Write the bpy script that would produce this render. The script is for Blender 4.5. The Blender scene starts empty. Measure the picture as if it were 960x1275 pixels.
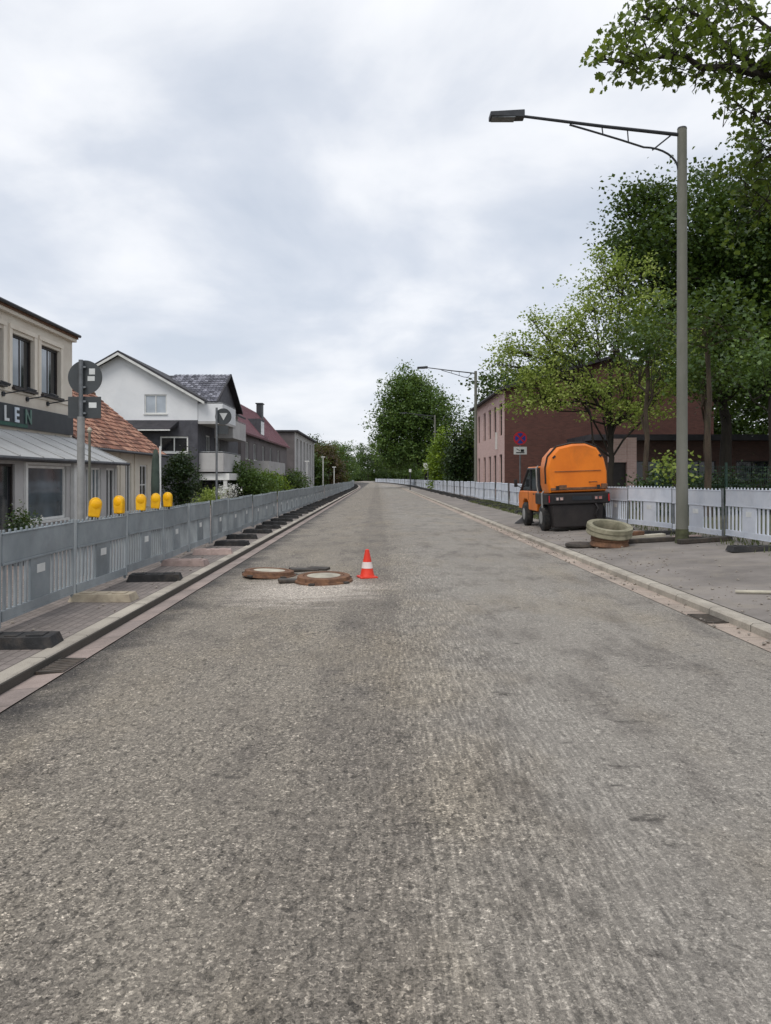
import bpy, bmesh, math, random
import numpy as np
from mathutils import Vector, Matrix
R = math.radians
scene = bpy.context.scene
COL = scene.collection

# ------------------------------------------------------------------ helpers
def S(r, g, b):
    def f(c):
        c /= 255.0
        return c / 12.92 if c <= 0.04045 else ((c + 0.055) / 1.055) ** 2.4
    return (f(r), f(g), f(b), 1.0)

def tag(o, label=None, cat=None, group=None, kind=None):
    if label: o["label"] = label
    if cat: o["category"] = cat
    if group: o["group"] = group
    if kind: o["kind"] = kind
    return o

def empty(name, loc=(0, 0, 0), rz=0.0):
    o = bpy.data.objects.new(name, None)
    COL.objects.link(o)
    o.location = loc
    o.rotation_euler = (0, 0, rz)
    o.empty_display_size = 0.2
    return o

def kids(o):
    return [c for c in COL.objects if c.parent == o]

def copy_tree(o, parent=None):
    c = o.copy()
    COL.objects.link(c)
    if parent is not None:
        c.parent = parent
    for ch in kids(o):
        copy_tree(ch, c)
    return c

class MB:
    """collects shapes that become one mesh object"""
    def __init__(s):
        s.v = []; s.f = []
    def add(s, vs, fs):
        n = len(s.v)
        s.v += [tuple(p) for p in vs]
        s.f += [tuple(i + n for i in f) for f in fs]
        return s
    def hexa(s, p):
        return s.add(p, [(0, 3, 2, 1), (4, 5, 6, 7), (0, 1, 5, 4), (1, 2, 6, 5), (2, 3, 7, 6), (3, 0, 4, 7)])
    def box(s, x0, x1, y0, y1, z0, z1):
        return s.hexa([(x0, y0, z0), (x1, y0, z0), (x1, y1, z0), (x0, y1, z0),
                       (x0, y0, z1), (x1, y0, z1), (x1, y1, z1), (x0, y1, z1)])
    def rbox(s, c, size, rot=(0, 0, 0)):
        from mathutils import Euler
        m = Euler(rot).to_matrix(); c = Vector(c); h = [q / 2 for q in size]
        pts = []
        for z in (-1, 1):
            for x, y in ((-1, -1), (1, -1), (1, 1), (-1, 1)):
                pts.append(c + m @ Vector((x * h[0], y * h[1], z * h[2])))
        return s.hexa(pts)
    def tube(s, path, radii, n=8, cap=True):
        path = [Vector(p) for p in path]
        if not hasattr(radii, '__len__'): radii = [radii] * len(path)
        rings = []; ref = None
        for i, p in enumerate(path):
            t = (path[min(i + 1, len(path) - 1)] - path[max(i - 1, 0)])
            if t.length < 1e-9: t = Vector((0, 0, 1))
            t.normalize()
            if ref is None:
                ref = Vector((1, 0, 0)) if abs(t.x) < 0.8 else Vector((0, 1, 0))
            a = (ref - t * ref.dot(t)).normalized(); ref = a
            b = t.cross(a)
            rings.append([p + (a * math.cos(2 * math.pi * k / n) + b * math.sin(2 * math.pi * k / n)) * radii[i] for k in range(n)])
        vs = [q for r in rings for q in r]; fs = []
        for i in range(len(rings) - 1):
            for k in range(n):
                k2 = (k + 1) % n
                fs.append((i * n + k, i * n + k2, (i + 1) * n + k2, (i + 1) * n + k))
        if cap:
            fs.append(tuple(reversed(range(n)))); fs.append(tuple((len(rings) - 1) * n + k for k in range(n)))
        return s.add(vs, fs)
    def lathe(s, prof, n=32, c=(0, 0, 0), closed=False):
        vs = []; fs = []
        m = len(prof)
        for k in range(n):
            a = 2 * math.pi * k / n
            for r, z in prof:
                vs.append((c[0] + r * math.cos(a), c[1] + r * math.sin(a), c[2] + z))
        for k in range(n):
            k2 = (k + 1) % n
            for j in range(m if closed else m - 1):
                j2 = (j + 1) % m
                fs.append((k * m + j, k2 * m + j, k2 * m + j2, k * m + j2))
        if not closed:
            if prof[0][0] > 1e-5: fs.append(tuple(reversed([k * m for k in range(n)])))
            if prof[-1][0] > 1e-5: fs.append(tuple(k * m + m - 1 for k in range(n)))
        return s.add(vs, fs)
    def loft(s, a, b):
        n = len(a)
        fs = [(k, (k + 1) % n, n + (k + 1) % n, n + k) for k in range(n)]
        fs += [tuple(reversed(range(n))), tuple(range(n, 2 * n))]
        return s.add(list(a) + list(b), fs)
    def build(s, name, mat=None, parent=None, loc=None, bevel=0, smooth=False, segs=2):
        me = bpy.data.meshes.new(name)
        me.from_pydata(s.v, [], s.f)
        bm = bmesh.new(); bm.from_mesh(me)
        if smooth or bevel or len(s.f) < 5000:
            bmesh.ops.recalc_face_normals(bm, faces=bm.faces)
        bm.to_mesh(me); bm.free()
        if mat: me.materials.append(mat)
        o = bpy.data.objects.new(name, me)
        COL.objects.link(o)
        if parent: o.parent = parent
        if loc: o.location = loc
        if smooth:
            for p in me.polygons: p.use_smooth = True
            try:
                me.set_sharp_from_angle(angle=R(40))
            except Exception: pass
        if bevel:
            md = o.modifiers.new("bevel", 'BEVEL'); md.width = bevel; md.segments = segs
            md.limit_method = 'ANGLE'; md.angle_limit = R(35)
        return o

class Fr:
    """a vertical wall plane: u along the wall, v up, w outwards"""
    def __init__(s, O, U, N):
        s.O = Vector(O); s.U = Vector(U); s.N = Vector(N)
    def p(s, u, v, w=0):
        q = s.O + s.U * u + s.N * w
        return (q.x, q.y, q.z + v)
    def box(s, mb, u0, u1, v0, v1, w0, w1):
        P = s.p
        return mb.hexa([P(u0, v0, w0), P(u1, v0, w0), P(u1, v0, w1), P(u0, v0, w1),
                        P(u0, v1, w0), P(u1, v1, w0), P(u1, v1, w1), P(u0, v1, w1)])
    def wall(s, mb, u0, u1, v0, v1, holes=(), depth=0.14):
        us = sorted({u0, u1} | {h[0] for h in holes} | {h[1] for h in holes})
        vs = sorted({v0, v1} | {h[2] for h in holes} | {h[3] for h in holes})
        us = [u for u in us if u0 <= u <= u1]; vs = [v for v in vs if v0 <= v <= v1]
        for i in range(len(us) - 1):
            for j in range(len(vs) - 1):
                cu = (us[i] + us[i + 1]) / 2; cv = (vs[j] + vs[j + 1]) / 2
                if any(h[0] < cu < h[1] and h[2] < cv < h[3] for h in holes): continue
                mb.add([s.p(us[i], vs[j]), s.p(us[i + 1], vs[j]), s.p(us[i + 1], vs[j + 1]), s.p(us[i], vs[j + 1])], [(0, 1, 2, 3)])
        for a, b, c, d in holes:
            for q in (((a, c), (a, d)), ((a, d), (b, d)), ((b, d), (b, c)), ((b, c), (a, c))):
                (ua, va), (ub, vb) = q
                mb.add([s.p(ua, va), s.p(ub, vb), s.p(ub, vb, -depth), s.p(ua, va, -depth)], [(0, 1, 2, 3)])

def window(fr, parent, a, b, c, d, frame, glass, cols=2, rows=1, depth=0.12, fw=0.06, sill=True, bar=0.04, name='window'):
    m = MB()
    w0, w1 = -depth, -depth + 0.05
    fr.box(m, a, a + fw, c, d, w0, w1); fr.box(m, b - fw, b, c, d, w0, w1)
    fr.box(m, a + fw, b - fw, c, c + fw, w0, w1); fr.box(m, a + fw, b - fw, d - fw, d, w0, w1)
    for k in range(1, cols):
        u = a + (b - a) * k / cols
        fr.box(m, u - bar / 2 - .012, u + bar / 2 + .012, c + fw, d - fw, w0, w1 - .005)
    for k in range(1, rows):
        v = c + (d - c) * k / rows
        fr.box(m, a + fw, b - fw, v - bar / 2, v + bar / 2, w0 + .01, w1 - .012)
    o = m.build(name, frame, parent)
    g = MB(); fr.box(g, a + fw * .5, b - fw * .5, c + fw * .5, d - fw * .5, -depth - .02, -depth + .012)
    g.build('pane', glass, o)
    if sill:
        q = MB(); fr.box(q, a - .05, b + .05, c - .06, c - .003, -depth, 0.07)
        q.build('sill', frame, o)
    return o

# ------------------------------------------------------------------ materials
def newmat(name):
    m = bpy.data.materials.new(name); m.use_nodes = True
    nt = m.node_tree
    for n in list(nt.nodes): nt.nodes.remove(n)
    out = nt.nodes.new('ShaderNodeOutputMaterial')
    b = nt.nodes.new('ShaderNodeBsdfPrincipled')
    nt.links.new(b.outputs[0], out.inputs[0])
    return m, nt, b, out

class NB:
    def __init__(s, nt): s.nt = nt
    def n(s, typ, **kw):
        nd = s.nt.nodes.new(typ)
        for k, v in kw.items(): setattr(nd, k, v)
        return nd
    def l(s, a, b): s.nt.links.new(a, b)
    def put(s, sock, v):
        if hasattr(v, 'is_linked') or hasattr(v, 'links'): s.l(v, sock)
        else: sock.default_value = v
    def math(s, op, a, b=None, c=None, clamp=False):
        nd = s.n('ShaderNodeMath', operation=op); nd.use_clamp = clamp
        s.put(nd.inputs[0], a)
        if b is not None: s.put(nd.inputs[1], b)
        if c is not None: s.put(nd.inputs[2], c)
        return nd.outputs[0]
    def mix(s, f, a, b, blend='MIX'):
        nd = s.n('ShaderNodeMix', data_type='RGBA', blend_type=blend)
        s.put(nd.inputs[0], f); s.put(nd.inputs[6], a); s.put(nd.inputs[7], b)
        return nd.outputs[2]
    def noise(s, vec, scale, detail=4, rough=.55, dist=0):
        nd = s.n('ShaderNodeTexNoise')
        s.put(nd.inputs['Vector'], vec)
        nd.inputs['Scale'].default_value = scale; nd.inputs['Detail'].default_value = detail
        nd.inputs['Roughness'].default_value = rough; nd.inputs['Distortion'].default_value = dist
        return nd.outputs[0]
    def ramp(s, f, stops):
        nd = s.n('ShaderNodeValToRGB'); s.l(f, nd.inputs[0])
        e = nd.color_ramp.elements
        while len(e) < len(stops): e.new(.5)
        for i, (p, c) in enumerate(stops):
            e[i].position = p
            e[i].color = c if hasattr(c, '__len__') else (c, c, c, 1)
        return nd.outputs[0]
    def mapping(s, vec, scale=(1, 1, 1), loc=(0, 0, 0), rot=(0, 0, 0)):
        nd = s.n('ShaderNodeMapping'); s.l(vec, nd.inputs[0])
        nd.inputs['Scale'].default_value = scale; nd.inputs['Location'].default_value = loc; nd.inputs['Rotation'].default_value = rot
        return nd.outputs[0]
    def bump(s, h, strength, dist=.01, normal=None):
        nd = s.n('ShaderNodeBump'); s.l(h, nd.inputs['Height'])
        nd.inputs['Strength'].default_value = strength; nd.inputs['Distance'].default_value = dist
        if normal is not None: s.l(normal, nd.inputs['Normal'])
        return nd.outputs[0]
    def objvec(s):
        tc = s.n('ShaderNodeTexCoord'); oi = s.n('ShaderNodeObjectInfo')
        ad = s.n('ShaderNodeVectorMath', operation='ADD')
        mu = s.math('MULTIPLY', oi.outputs['Random'], 53.0)
        s.l(tc.outputs['Object'], ad.inputs[0]); s.l(mu, ad.inputs[1])
        return ad.outputs[0], oi.outputs['Random']

def M(name, c1, c2=None, scale=3.0, rough=.7, bump=.15, bscale=40, metal=0.0, rnd=.12, dirt=.25, dirtcol=(.06, .055, .045, 1), stretch=(1, 1, 1), spec=.4, fine=.12, fscale=60, bdist=.01):
    m, nt, b, out = newmat(name); N = NB(nt)
    vec, rv = N.objvec()
    v2 = N.mapping(vec, stretch)
    c2 = c2 or tuple(x * .8 for x in c1[:3]) + (1,)
    f = N.ramp(N.noise(v2, scale, 5, .6), [(.35, 0.0), (.65, 1.0)])
    col = N.mix(f, c1, c2)
    g = N.noise(vec, fscale, 3, .6)
    fv = N.math('MULTIPLY_ADD', g, fine * 2, 1 - fine)
    col = N.mix(1.0, col, N.ramp(fv, [(0, 0.0), (1, 1.0)]), 'MULTIPLY')
    if dirt:
        d = N.ramp(N.noise(vec, scale * .6 + .3, 7, .7, .6), [(.5, 0.0), (.8, 1.0)])
        col = N.mix(N.math('MULTIPLY', d, dirt), col, dirtcol)
    hs = N.n('ShaderNodeHueSaturation')
    N.l(col, hs.inputs['Color'])
    N.l(N.math('MULTIPLY_ADD', rv, rnd * 2, 1 - rnd), hs.inputs['Value'])
    N.l(hs.outputs[0], b.inputs['Base Color'])
    rr = N.math('MULTIPLY_ADD', N.noise(vec, scale * 2, 4), .3, rough - .15, clamp=True)
    N.l(rr, b.inputs['Roughness'])
    b.inputs['Metallic'].default_value = metal
    b.inputs['Specular IOR Level'].default_value = spec
    if bump:
        N.l(N.bump(N.noise(vec, bscale, 5, .6), bump, bdist), b.inputs['Normal'])
    return m

def glassmat(name, col, rough=.06, tint=.4):
    m, nt, b, out = newmat(name); N = NB(nt)
    vec, rv = N.objvec()
    f = N.noise(vec, .9, 3)
    N.l(N.mix(N.ramp(f, [(.35, 0.0), (.65, 1.0)]), col, tuple(c * tint for c in col[:3]) + (1,)), b.inputs['Base Color'])
    b.inputs['Roughness'].default_value = rough
    b.inputs['Specular IOR Level'].default_value = .6
    N.l(N.bump(N.noise(vec, 1.3, 2), .06, .02), b.inputs['Normal'])
    return m

def brickmat(name, c1, c2, mortar, bw=.25, bh=.08, rough=.85, stain=.3):
    m, nt, b, out = newmat(name); N = NB(nt)
    tc = N.n('ShaderNodeTexCoord')
    sp = N.n('ShaderNodeSeparateXYZ'); N.l(tc.outputs['Object'], sp.inputs[0])
    cb = N.n('ShaderNodeCombineXYZ')
    N.l(N.math('ADD', sp.outputs[0], sp.outputs[1]), cb.inputs[0]); N.l(sp.outputs[2], cb.inputs[1])
    br = N.n('ShaderNodeTexBrick')
    N.l(cb.outputs[0], br.inputs['Vector'])
    br.inputs['Scale'].default_value = 1
    br.inputs['Brick Width'].default_value = bw; br.inputs['Row Height'].default_value = bh
    br.inputs['Mortar Size'].default_value = .008; br.inputs['Mortar Smooth'].default_value = .2
    br.inputs['Color1'].default_value = c1; br.inputs['Color2'].default_value = c2; br.inputs['Mortar'].default_value = mortar
    d = N.ramp(N.noise(tc.outputs['Object'], .7, 6, .7), [(.35, 0.0), (.75, 1.0)])
    col = N.mix(N.math('MULTIPLY', d, stain), br.outputs[0], (c1[0] * .4, c1[1] * .4, c1[2] * .4, 1))
    N.l(col, b.inputs['Base Color'])
    b.inputs['Roughness'].default_value = rough
    h = N.math('SUBTRACT', 1.0, br.outputs['Fac'])
    N.l(N.bump(h, .5, .01), b.inputs['Normal'])
    return m

def leafmat(name, c1, c2, c3=None, trans=.35, rough=.45):
    m, nt, b, out = newmat(name); N = NB(nt)
    geo = N.n('ShaderNodeNewGeometry')
    tc = N.n('ShaderNodeTexCoord')
    r = geo.outputs['Random Per Island']
    big = N.noise(tc.outputs['Object'], .55, 3)
    f = N.math('ADD', N.math('MULTIPLY', r, .6), N.math('MULTIPLY_ADD', big, 1.2, -.4), clamp=True)
    stops = [(0.1, c1), (.8, c2)]
    if c3: stops.append((.97, c3))
    col = N.ramp(f, stops)
    N.l(col, b.inputs['Base Color'])
    b.inputs['Roughness'].default_value = rough
    b.inputs['Specular IOR Level'].default_value = .35
    tr = N.n('ShaderNodeBsdfTranslucent')
    N.l(N.mix(.45, col, (.22, .30, .03, 1)), tr.inputs[0])
    mx = N.n('ShaderNodeMixShader'); mx.inputs[0].default_value = trans
    N.l(b.outputs[0], mx.inputs[1]); N.l(tr.outputs[0], mx.inputs[2]); N.l(mx.outputs[0], out.inputs[0])
    return m

def tilemat(name, c1, c2, c3, du=.22, dv=.3, rough=.7):
    """roof tile colour: one tone per tile, weathered"""
    m, nt, b, out = newmat(name); N = NB(nt)
    geo = N.n('ShaderNodeNewGeometry'); tc = N.n('ShaderNodeTexCoord')
    col = N.ramp(geo.outputs['Random Per Island'], [(0.05, c1), (.55, c2), (.95, c3)])
    d = N.ramp(N.noise(tc.outputs['Object'], 1.4, 7, .7), [(.45, 0.0), (.75, 1.0)])
    col = N.mix(N.math('MULTIPLY', d, .55), col, tuple(x * .35 for x in c2[:3]) + (1,))
    N.l(col, b.inputs['Base Color']); b.inputs['Roughness'].default_value = rough
    N.l(N.bump(N.noise(tc.outputs['Object'], 30, 5), .3, .01), b.inputs['Normal'])
    return m

MT = {}
MT['kerb'] = M('kerb_stone', S(164, 158, 150), S(126, 120, 112), 4, .85, .4, 60, dirt=.5, dirtcol=S(70, 66, 50))
MT['galv'] = M('galvanised_steel', S(128, 131, 134), S(104, 108, 110), 6, .5, .05, metal=.5, dirt=.2)
MT['polegrey'] = M('weathered_grey_pole', S(122, 121, 112), S(96, 96, 86), 1.2, .7, .1, dirt=.45, dirtcol=S(74, 78, 56), stretch=(1, 1, .25))
MT['grateiron'] = M('worn_grate_iron', S(96, 88, 80), S(74, 68, 62), 8, .8, .3, 60, dirt=.4, dirtcol=S(120, 100, 84))
MT['galvmatte'] = M('matte_zinc', S(150, 150, 148), S(130, 130, 128), 4, .6, .05, dirt=.25)
MT['mossconcrete'] = M('mossy_concrete', S(158, 152, 130), S(122, 118, 98), 5, .9, .4, 60, dirt=.5, dirtcol=S(70, 66, 50))
MT['moss'] = M('mossy_pole_foot', S(84, 86, 62), S(62, 64, 48), 9, .9, .5, 40)
MT['darkmetal'] = M('dark_grey_metal', S(58, 60, 64), S(46, 48, 52), 5, .5, .05)
MT['blackplastic'] = M('black_plastic', S(40, 36, 36), S(32, 29, 29), 2, .55, .1, dirt=.25, dirtcol=S(82, 74, 68), fine=.05)
MT['rubber'] = M('recycled_rubber', S(52, 52, 53), S(36, 36, 36), 5, .9, .6, 70, dirt=.5, dirtcol=S(110, 100, 90))
MT['rubberpale'] = M('dusty_rubber', S(186, 174, 152), S(156, 144, 126), 5, .95, .6, 60, dirt=.5, dirtcol=S(84, 76, 70))
MT['rubberpink'] = M('pinkish_dusty_block', S(176, 156, 148), S(150, 132, 126), 5, .95, .6, 60, dirt=.4, dirtcol=S(84, 76, 70))
MT['barwhite'] = M('white_barrier_plastic', S(214, 218, 225), S(196, 202, 212), 2, .55, .05, dirt=.3, dirtcol=S(126, 126, 128), rnd=.07, fine=.04)
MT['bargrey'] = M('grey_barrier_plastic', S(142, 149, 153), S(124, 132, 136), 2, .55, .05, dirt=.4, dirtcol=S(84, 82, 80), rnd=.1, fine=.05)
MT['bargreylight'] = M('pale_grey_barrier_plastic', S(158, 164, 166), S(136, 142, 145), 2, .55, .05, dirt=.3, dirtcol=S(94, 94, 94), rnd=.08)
MT['label'] = M('reflective_plate', S(225, 226, 224), S(205, 208, 206), 3, .35, 0, dirt=.2)
MT['yellow'] = M('yellow_lamp_plastic', S(240, 186, 12), S(226, 164, 8), 6, .45, .05, dirt=.45, dirtcol=S(140, 104, 44))
MT['amber'] = M('amber_lens', S(250, 190, 20), S(240, 170, 8), 4, .2, .15, 90, dirt=.1)
MT['orange'] = M('orange_vehicle_paint', S(230, 126, 28), S(214, 112, 24), 1.5, .42, .0, dirt=.42, dirtcol=S(120, 76, 40), fine=.03, rnd=.02)
MT['conered'] = M('red_cone_plastic', S(232, 64, 40), S(214, 52, 34), 3, .5, .05, dirt=.5, dirtcol=S(110, 66, 56))
MT['conewhite'] = M('white_cone_band', S(236, 226, 220), S(220, 200, 195), 3, .4, 0, dirt=.2)
MT['rust'] = M('rusty_iron', S(128, 94, 70), S(92, 68, 54), 9, .9, .6, 60, dirt=.5, dirtcol=S(50, 38, 32))
MT['concrete'] = M('pale_concrete', S(196, 190, 172), S(164, 158, 144), 5, .9, .4, 60, dirt=.35, dirtcol=S(100, 92, 76))
MT['castiron'] = M('dark_cast_iron', S(72, 66, 60), S(54, 50, 46), 8, .7, .5, 60, dirt=.4, dirtcol=S(110, 90, 70))
MT['cream'] = M('cream_render', S(224, 216, 202), S(214, 204, 190), .8, .9, .2, 90, dirt=.3, dirtcol=S(130, 116, 96), fine=.05)
MT['paleplaster'] = M('pale_plaster', S(224, 216, 200), S(212, 204, 190), .8, .9, .2, 90, dirt=.25, dirtcol=S(130, 126, 114), fine=.05)
MT['white'] = M('white_render', S(232, 233, 234), S(224, 226, 228), .6, .9, .15, 90, dirt=.18, dirtcol=S(150, 150, 150), fine=.04)
MT['whitepaint'] = M('white_paint', S(226, 226, 222), S(210, 210, 206), 3, .5, .03, dirt=.15, fine=.03)
MT['slate'] = M('dark_slate_cladding', S(86, 86, 92), S(70, 70, 76), 3, .7, .3, 25, dirt=.3)
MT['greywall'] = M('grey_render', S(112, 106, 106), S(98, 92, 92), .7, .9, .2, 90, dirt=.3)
MT['palegrey'] = M('light_grey_render', S(186, 184, 182), S(172, 170, 168), .7, .9, .2, 90, dirt=.25)
MT['darkframe'] = M('dark_window_frame', S(52, 44, 42), S(40, 36, 34), 4, .5, .03)
MT['signdark'] = M('dark_sign_board', S(46, 52, 58), S(36, 42, 48), 1.2, .35, .0, dirt=.2)
MT['signgreen'] = M('green_sign_strip', S(40, 92, 78), S(32, 74, 64), 2, .4, .0, dirt=.1)
MT['lettwhite'] = M('white_lettering', S(226, 228, 228), None, 3, .4, 0, dirt=.05)
MT['lettblue'] = M('pale_blue_lettering', S(208, 218, 228), None, 3, .4, 0, dirt=.05)
MT['lettgreen'] = M('pale_green_lettering', S(96, 124, 114), None, 3, .4, 0, dirt=.05)
MT['canopy'] = M('grey_awning_sheet', S(186, 186, 184), S(168, 168, 166), 1.0, .6, .1, 30, dirt=.4, dirtcol=S(120, 118, 112))
MT['glass'] = glassmat('window_glass', S(96, 108, 116))
MT['glassdark'] = glassmat('dark_window_glass', S(46, 48, 52))
MT['glasscab'] = glassmat('tinted_cab_glass', S(46, 56, 60), .08)
MT['pale_pane'] = glassmat('pale_glass', S(176, 184, 192), .1, .75)  # pale glass; in the shop windows its colour paints the sky's reflection
MT['brickdark'] = brickmat('dark_red_brick', S(100, 62, 54), S(82, 50, 44), S(90, 70, 62))
MT['brickpink'] = brickmat('pale_red_brick', S(206, 174, 166), S(192, 158, 150), S(204, 188, 180), stain=.1)
MT['brickbrown'] = brickmat('brown_brick', S(92, 64, 56), S(74, 52, 46), S(84, 72, 66))
MT['redroof'] = M('red_roof_sheet', S(122, 82, 88), S(106, 70, 78), 2, .7, .3, 20, dirt=.35)
MT['darkroof'] = M('dark_roof', S(58, 56, 60), S(44, 44, 48), 2, .7, .3, 20, dirt=.3)
MT['tileorange'] = tilemat('orange_clay_tile', S(92, 62, 50), S(146, 98, 78), S(182, 138, 114))
MT['tiledark'] = tilemat('grey_roof_tile', S(72, 72, 80), S(104, 104, 114), S(150, 150, 160), rough=.5)
MT['bark'] = M('bark', S(84, 72, 60), S(58, 50, 42), 6, .95, .8, 25, stretch=(1, 1, .2), dirt=.4, dirtcol=S(74, 84, 50), bdist=.03)
MT['barkdark'] = M('dark_bark', S(52, 46, 40), S(38, 34, 30), 6, .95, .8, 25, stretch=(1, 1, .2), dirt=.3, dirtcol=S(60, 66, 44), bdist=.03)
MT['greenfence'] = M('green_wire_mesh', S(40, 66, 56), S(34, 56, 48), 3, .6, 0)
MT['parasol'] = M('green_parasol_cloth', S(70, 82, 74), S(56, 66, 60), 4, .9, .2, 20)
MT['blue'] = M('sign_blue', S(34, 58, 150), None, 3, .4, 0, dirt=.1)
MT['red'] = M('sign_red', S(190, 30, 40), None, 3, .4, 0, dirt=.1)
MT['black'] = M('sign_black', S(24, 24, 24), None, 3, .5, 0, dirt=.0)
MT['signback'] = M('sign_back_grey', S(70, 74, 76), S(60, 64, 66), 3, .5, .02, dirt=.3, rnd=.05)
MT['taillight'] = M('tail_light_lens', S(190, 176, 170), S(150, 60, 50), 9, .2, .05, dirt=.1)
MT['leafoak'] = leafmat('oak_leaf', S(60, 76, 30), S(108, 126, 44), S(162, 170, 70))
MT['leafdark'] = leafmat('dark_leaf', S(36, 54, 27), S(70, 94, 42), S(112, 130, 62), trans=.28)
MT['leaflight'] = leafmat('light_leaf', S(112, 134, 62), S(170, 184, 96), S(206, 212, 138), trans=.48)
MT['leafmid'] = leafmat('mid_leaf', S(60, 84, 46), S(100, 126, 64), S(136, 154, 82))
MT['leaflime'] = leafmat('lime_leaf', S(84, 112, 34), S(130, 154, 46), S(160, 176, 66))
MT['leafcon'] = leafmat('conifer_leaf', S(24, 42, 22), S(44, 66, 30), S(60, 82, 36), trans=.15)
MT['leafred'] = leafmat('copper_leaf', S(60, 46, 38), S(92, 72, 56), S(110, 96, 66))
MT['petal'] = leafmat('white_petal', S(200, 200, 196), S(235, 235, 230), None, .2)

# ------------------------------------------------------------------ camera
cam_d = bpy.data.cameras.new("camera"); cam = bpy.data.objects.new("camera", cam_d); COL.objects.link(cam)
CAMZ = 1.68
cam.location = (0, 0, CAMZ); cam.rotation_euler = (R(90), 0, 0)
cam_d.sensor_fit = 'VERTICAL'; cam_d.sensor_height = 24.0; cam_d.sensor_width = 24.0
cam_d.lens = 24.0 * 960 / 1275
cam_d.shift_y = -42.5 / 1275; cam_d.shift_x = 10.0 / 1275
cam_d.clip_start = .05; cam_d.clip_end = 5000
scene.camera = cam

# ------------------------------------------------------------------ world + sun
SUN_EL, SUN_AZ = R(56), R(-152)     # azimuth from +Y towards +X: ahead and to the left
w = bpy.data.worlds.new("World"); scene.world = w; w.use_nodes = True
nt = w.node_tree; N = NB(nt)
for n in list(nt.nodes): nt.nodes.remove(n)
wo = N.n('ShaderNodeOutputWorld'); bg = N.n('ShaderNodeBackground'); N.l(bg.outputs[0], wo.inputs[0])
sky = N.n('ShaderNodeTexSky', sky_type='NISHITA'); sky.sun_disc = False
sky.sun_elevation = SUN_EL; sky.sun_rotation = SUN_AZ
tc = N.n('ShaderNodeTexCoord')
sp = N.n('ShaderNodeSeparateXYZ'); N.l(tc.outputs['Generated'], sp.inputs[0])
zz = N.math('ADD', N.math('MAXIMUM', sp.outputs[2], 0.0), .22)
cb = N.n('ShaderNodeCombineXYZ')
N.l(N.math('DIVIDE', sp.outputs[0], zz), cb.inputs[0]); N.l(N.math('DIVIDE', sp.outputs[1], zz), cb.inputs[1])
vec = N.mapping(cb.outputs[0], (1, .8, 1), (3.1, .4, 0))
n1 = N.noise(vec, 1.9, 6, .52, .25)
n2 = N.noise(N.mapping(cb.outputs[0], (1, 1, 1), (9.0, 5.0, 0)), .75, 4, .5)
nn = N.math('ADD', N.math('MULTIPLY', n1, .62), N.math('MULTIPLY', n2, .38))
cl = N.ramp(nn, [(.37, (4.75, 5.2, 5.95, 1)), (.46, (5.6, 5.95, 6.6, 1)), (.54, (6.9, 7.1, 7.5, 1)), (.63, (7.8, 7.9, 8.15, 1))])
hz = N.ramp(sp.outputs[2], [(0.0, 1.0), (.22, 0.0)])
cl = N.mix(N.math('MULTIPLY', hz, .6), cl, (6.3, 6.5, 6.95, 1))
thick = N.math('MULTIPLY_ADD', nn, .3, .78, clamp=True)
N.l(N.mix(thick, sky.outputs[0], cl), bg.inputs[0])
bg.inputs[1].default_value = 0.1

sd = bpy.data.lights.new("sun", 'SUN'); sun = bpy.data.objects.new("sun", sd); COL.objects.link(sun)
sd.energy = 1.25; sd.angle = R(26); sd.color = (1.0, .96, .9)
dirv = Vector((math.sin(SUN_AZ) * math.cos(SUN_EL), math.cos(SUN_AZ) * math.cos(SUN_EL), math.sin(SUN_EL)))
sun.rotation_euler = (-dirv).to_track_quat('-Z', 'Y').to_euler()
sun.location = (0, 0, 60)

vs = scene.view_settings
scene.display_settings.display_device = 'sRGB'
vs.view_transform = 'Standard'; vs.look = 'None'; vs.exposure = 0.42; vs.gamma = 1.0; vs.use_curve_mapping = False
scene.cycles.use_denoising = True
scene.cycles.max_bounces = 6; scene.cycles.transparent_max_bounces = 8
scene.cycles.diffuse_bounces = 3; scene.cycles.glossy_bounces = 3; scene.cycles.transmission_bounces = 3

# ------------------------------------------------------------------ ground, road, pavements
def bend(y):
    return 0.0 if y < 110 else -((y - 110) ** 2) / 3000.0
YS = [-6, 0, 3, 6, 10, 15, 20, 30, 40, 55, 70, 85, 100, 108, 116, 124, 132, 140, 150, 160, 172, 185, 200, 215, 230, 245, 260, 275, 290, 310]
def strip(name, prof, mat, ys=YS, kind='structure', sub=1):
    """a long band following the street: prof = [(x, z), ...]"""
    m = MB(); n = len(prof)
    for y in ys:
        b = bend(y)
        m.v += [(x + b, y, z) for x, z in prof]
    for i in range(len(ys) - 1):
        for k in range(n - 1):
            m.f.append((i * n + k, i * n + k + 1, (i + 1) * n + k + 1, (i + 1) * n + k))
    o = m.build(name, mat)
    tag(o, kind=kind)
    return o

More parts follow.
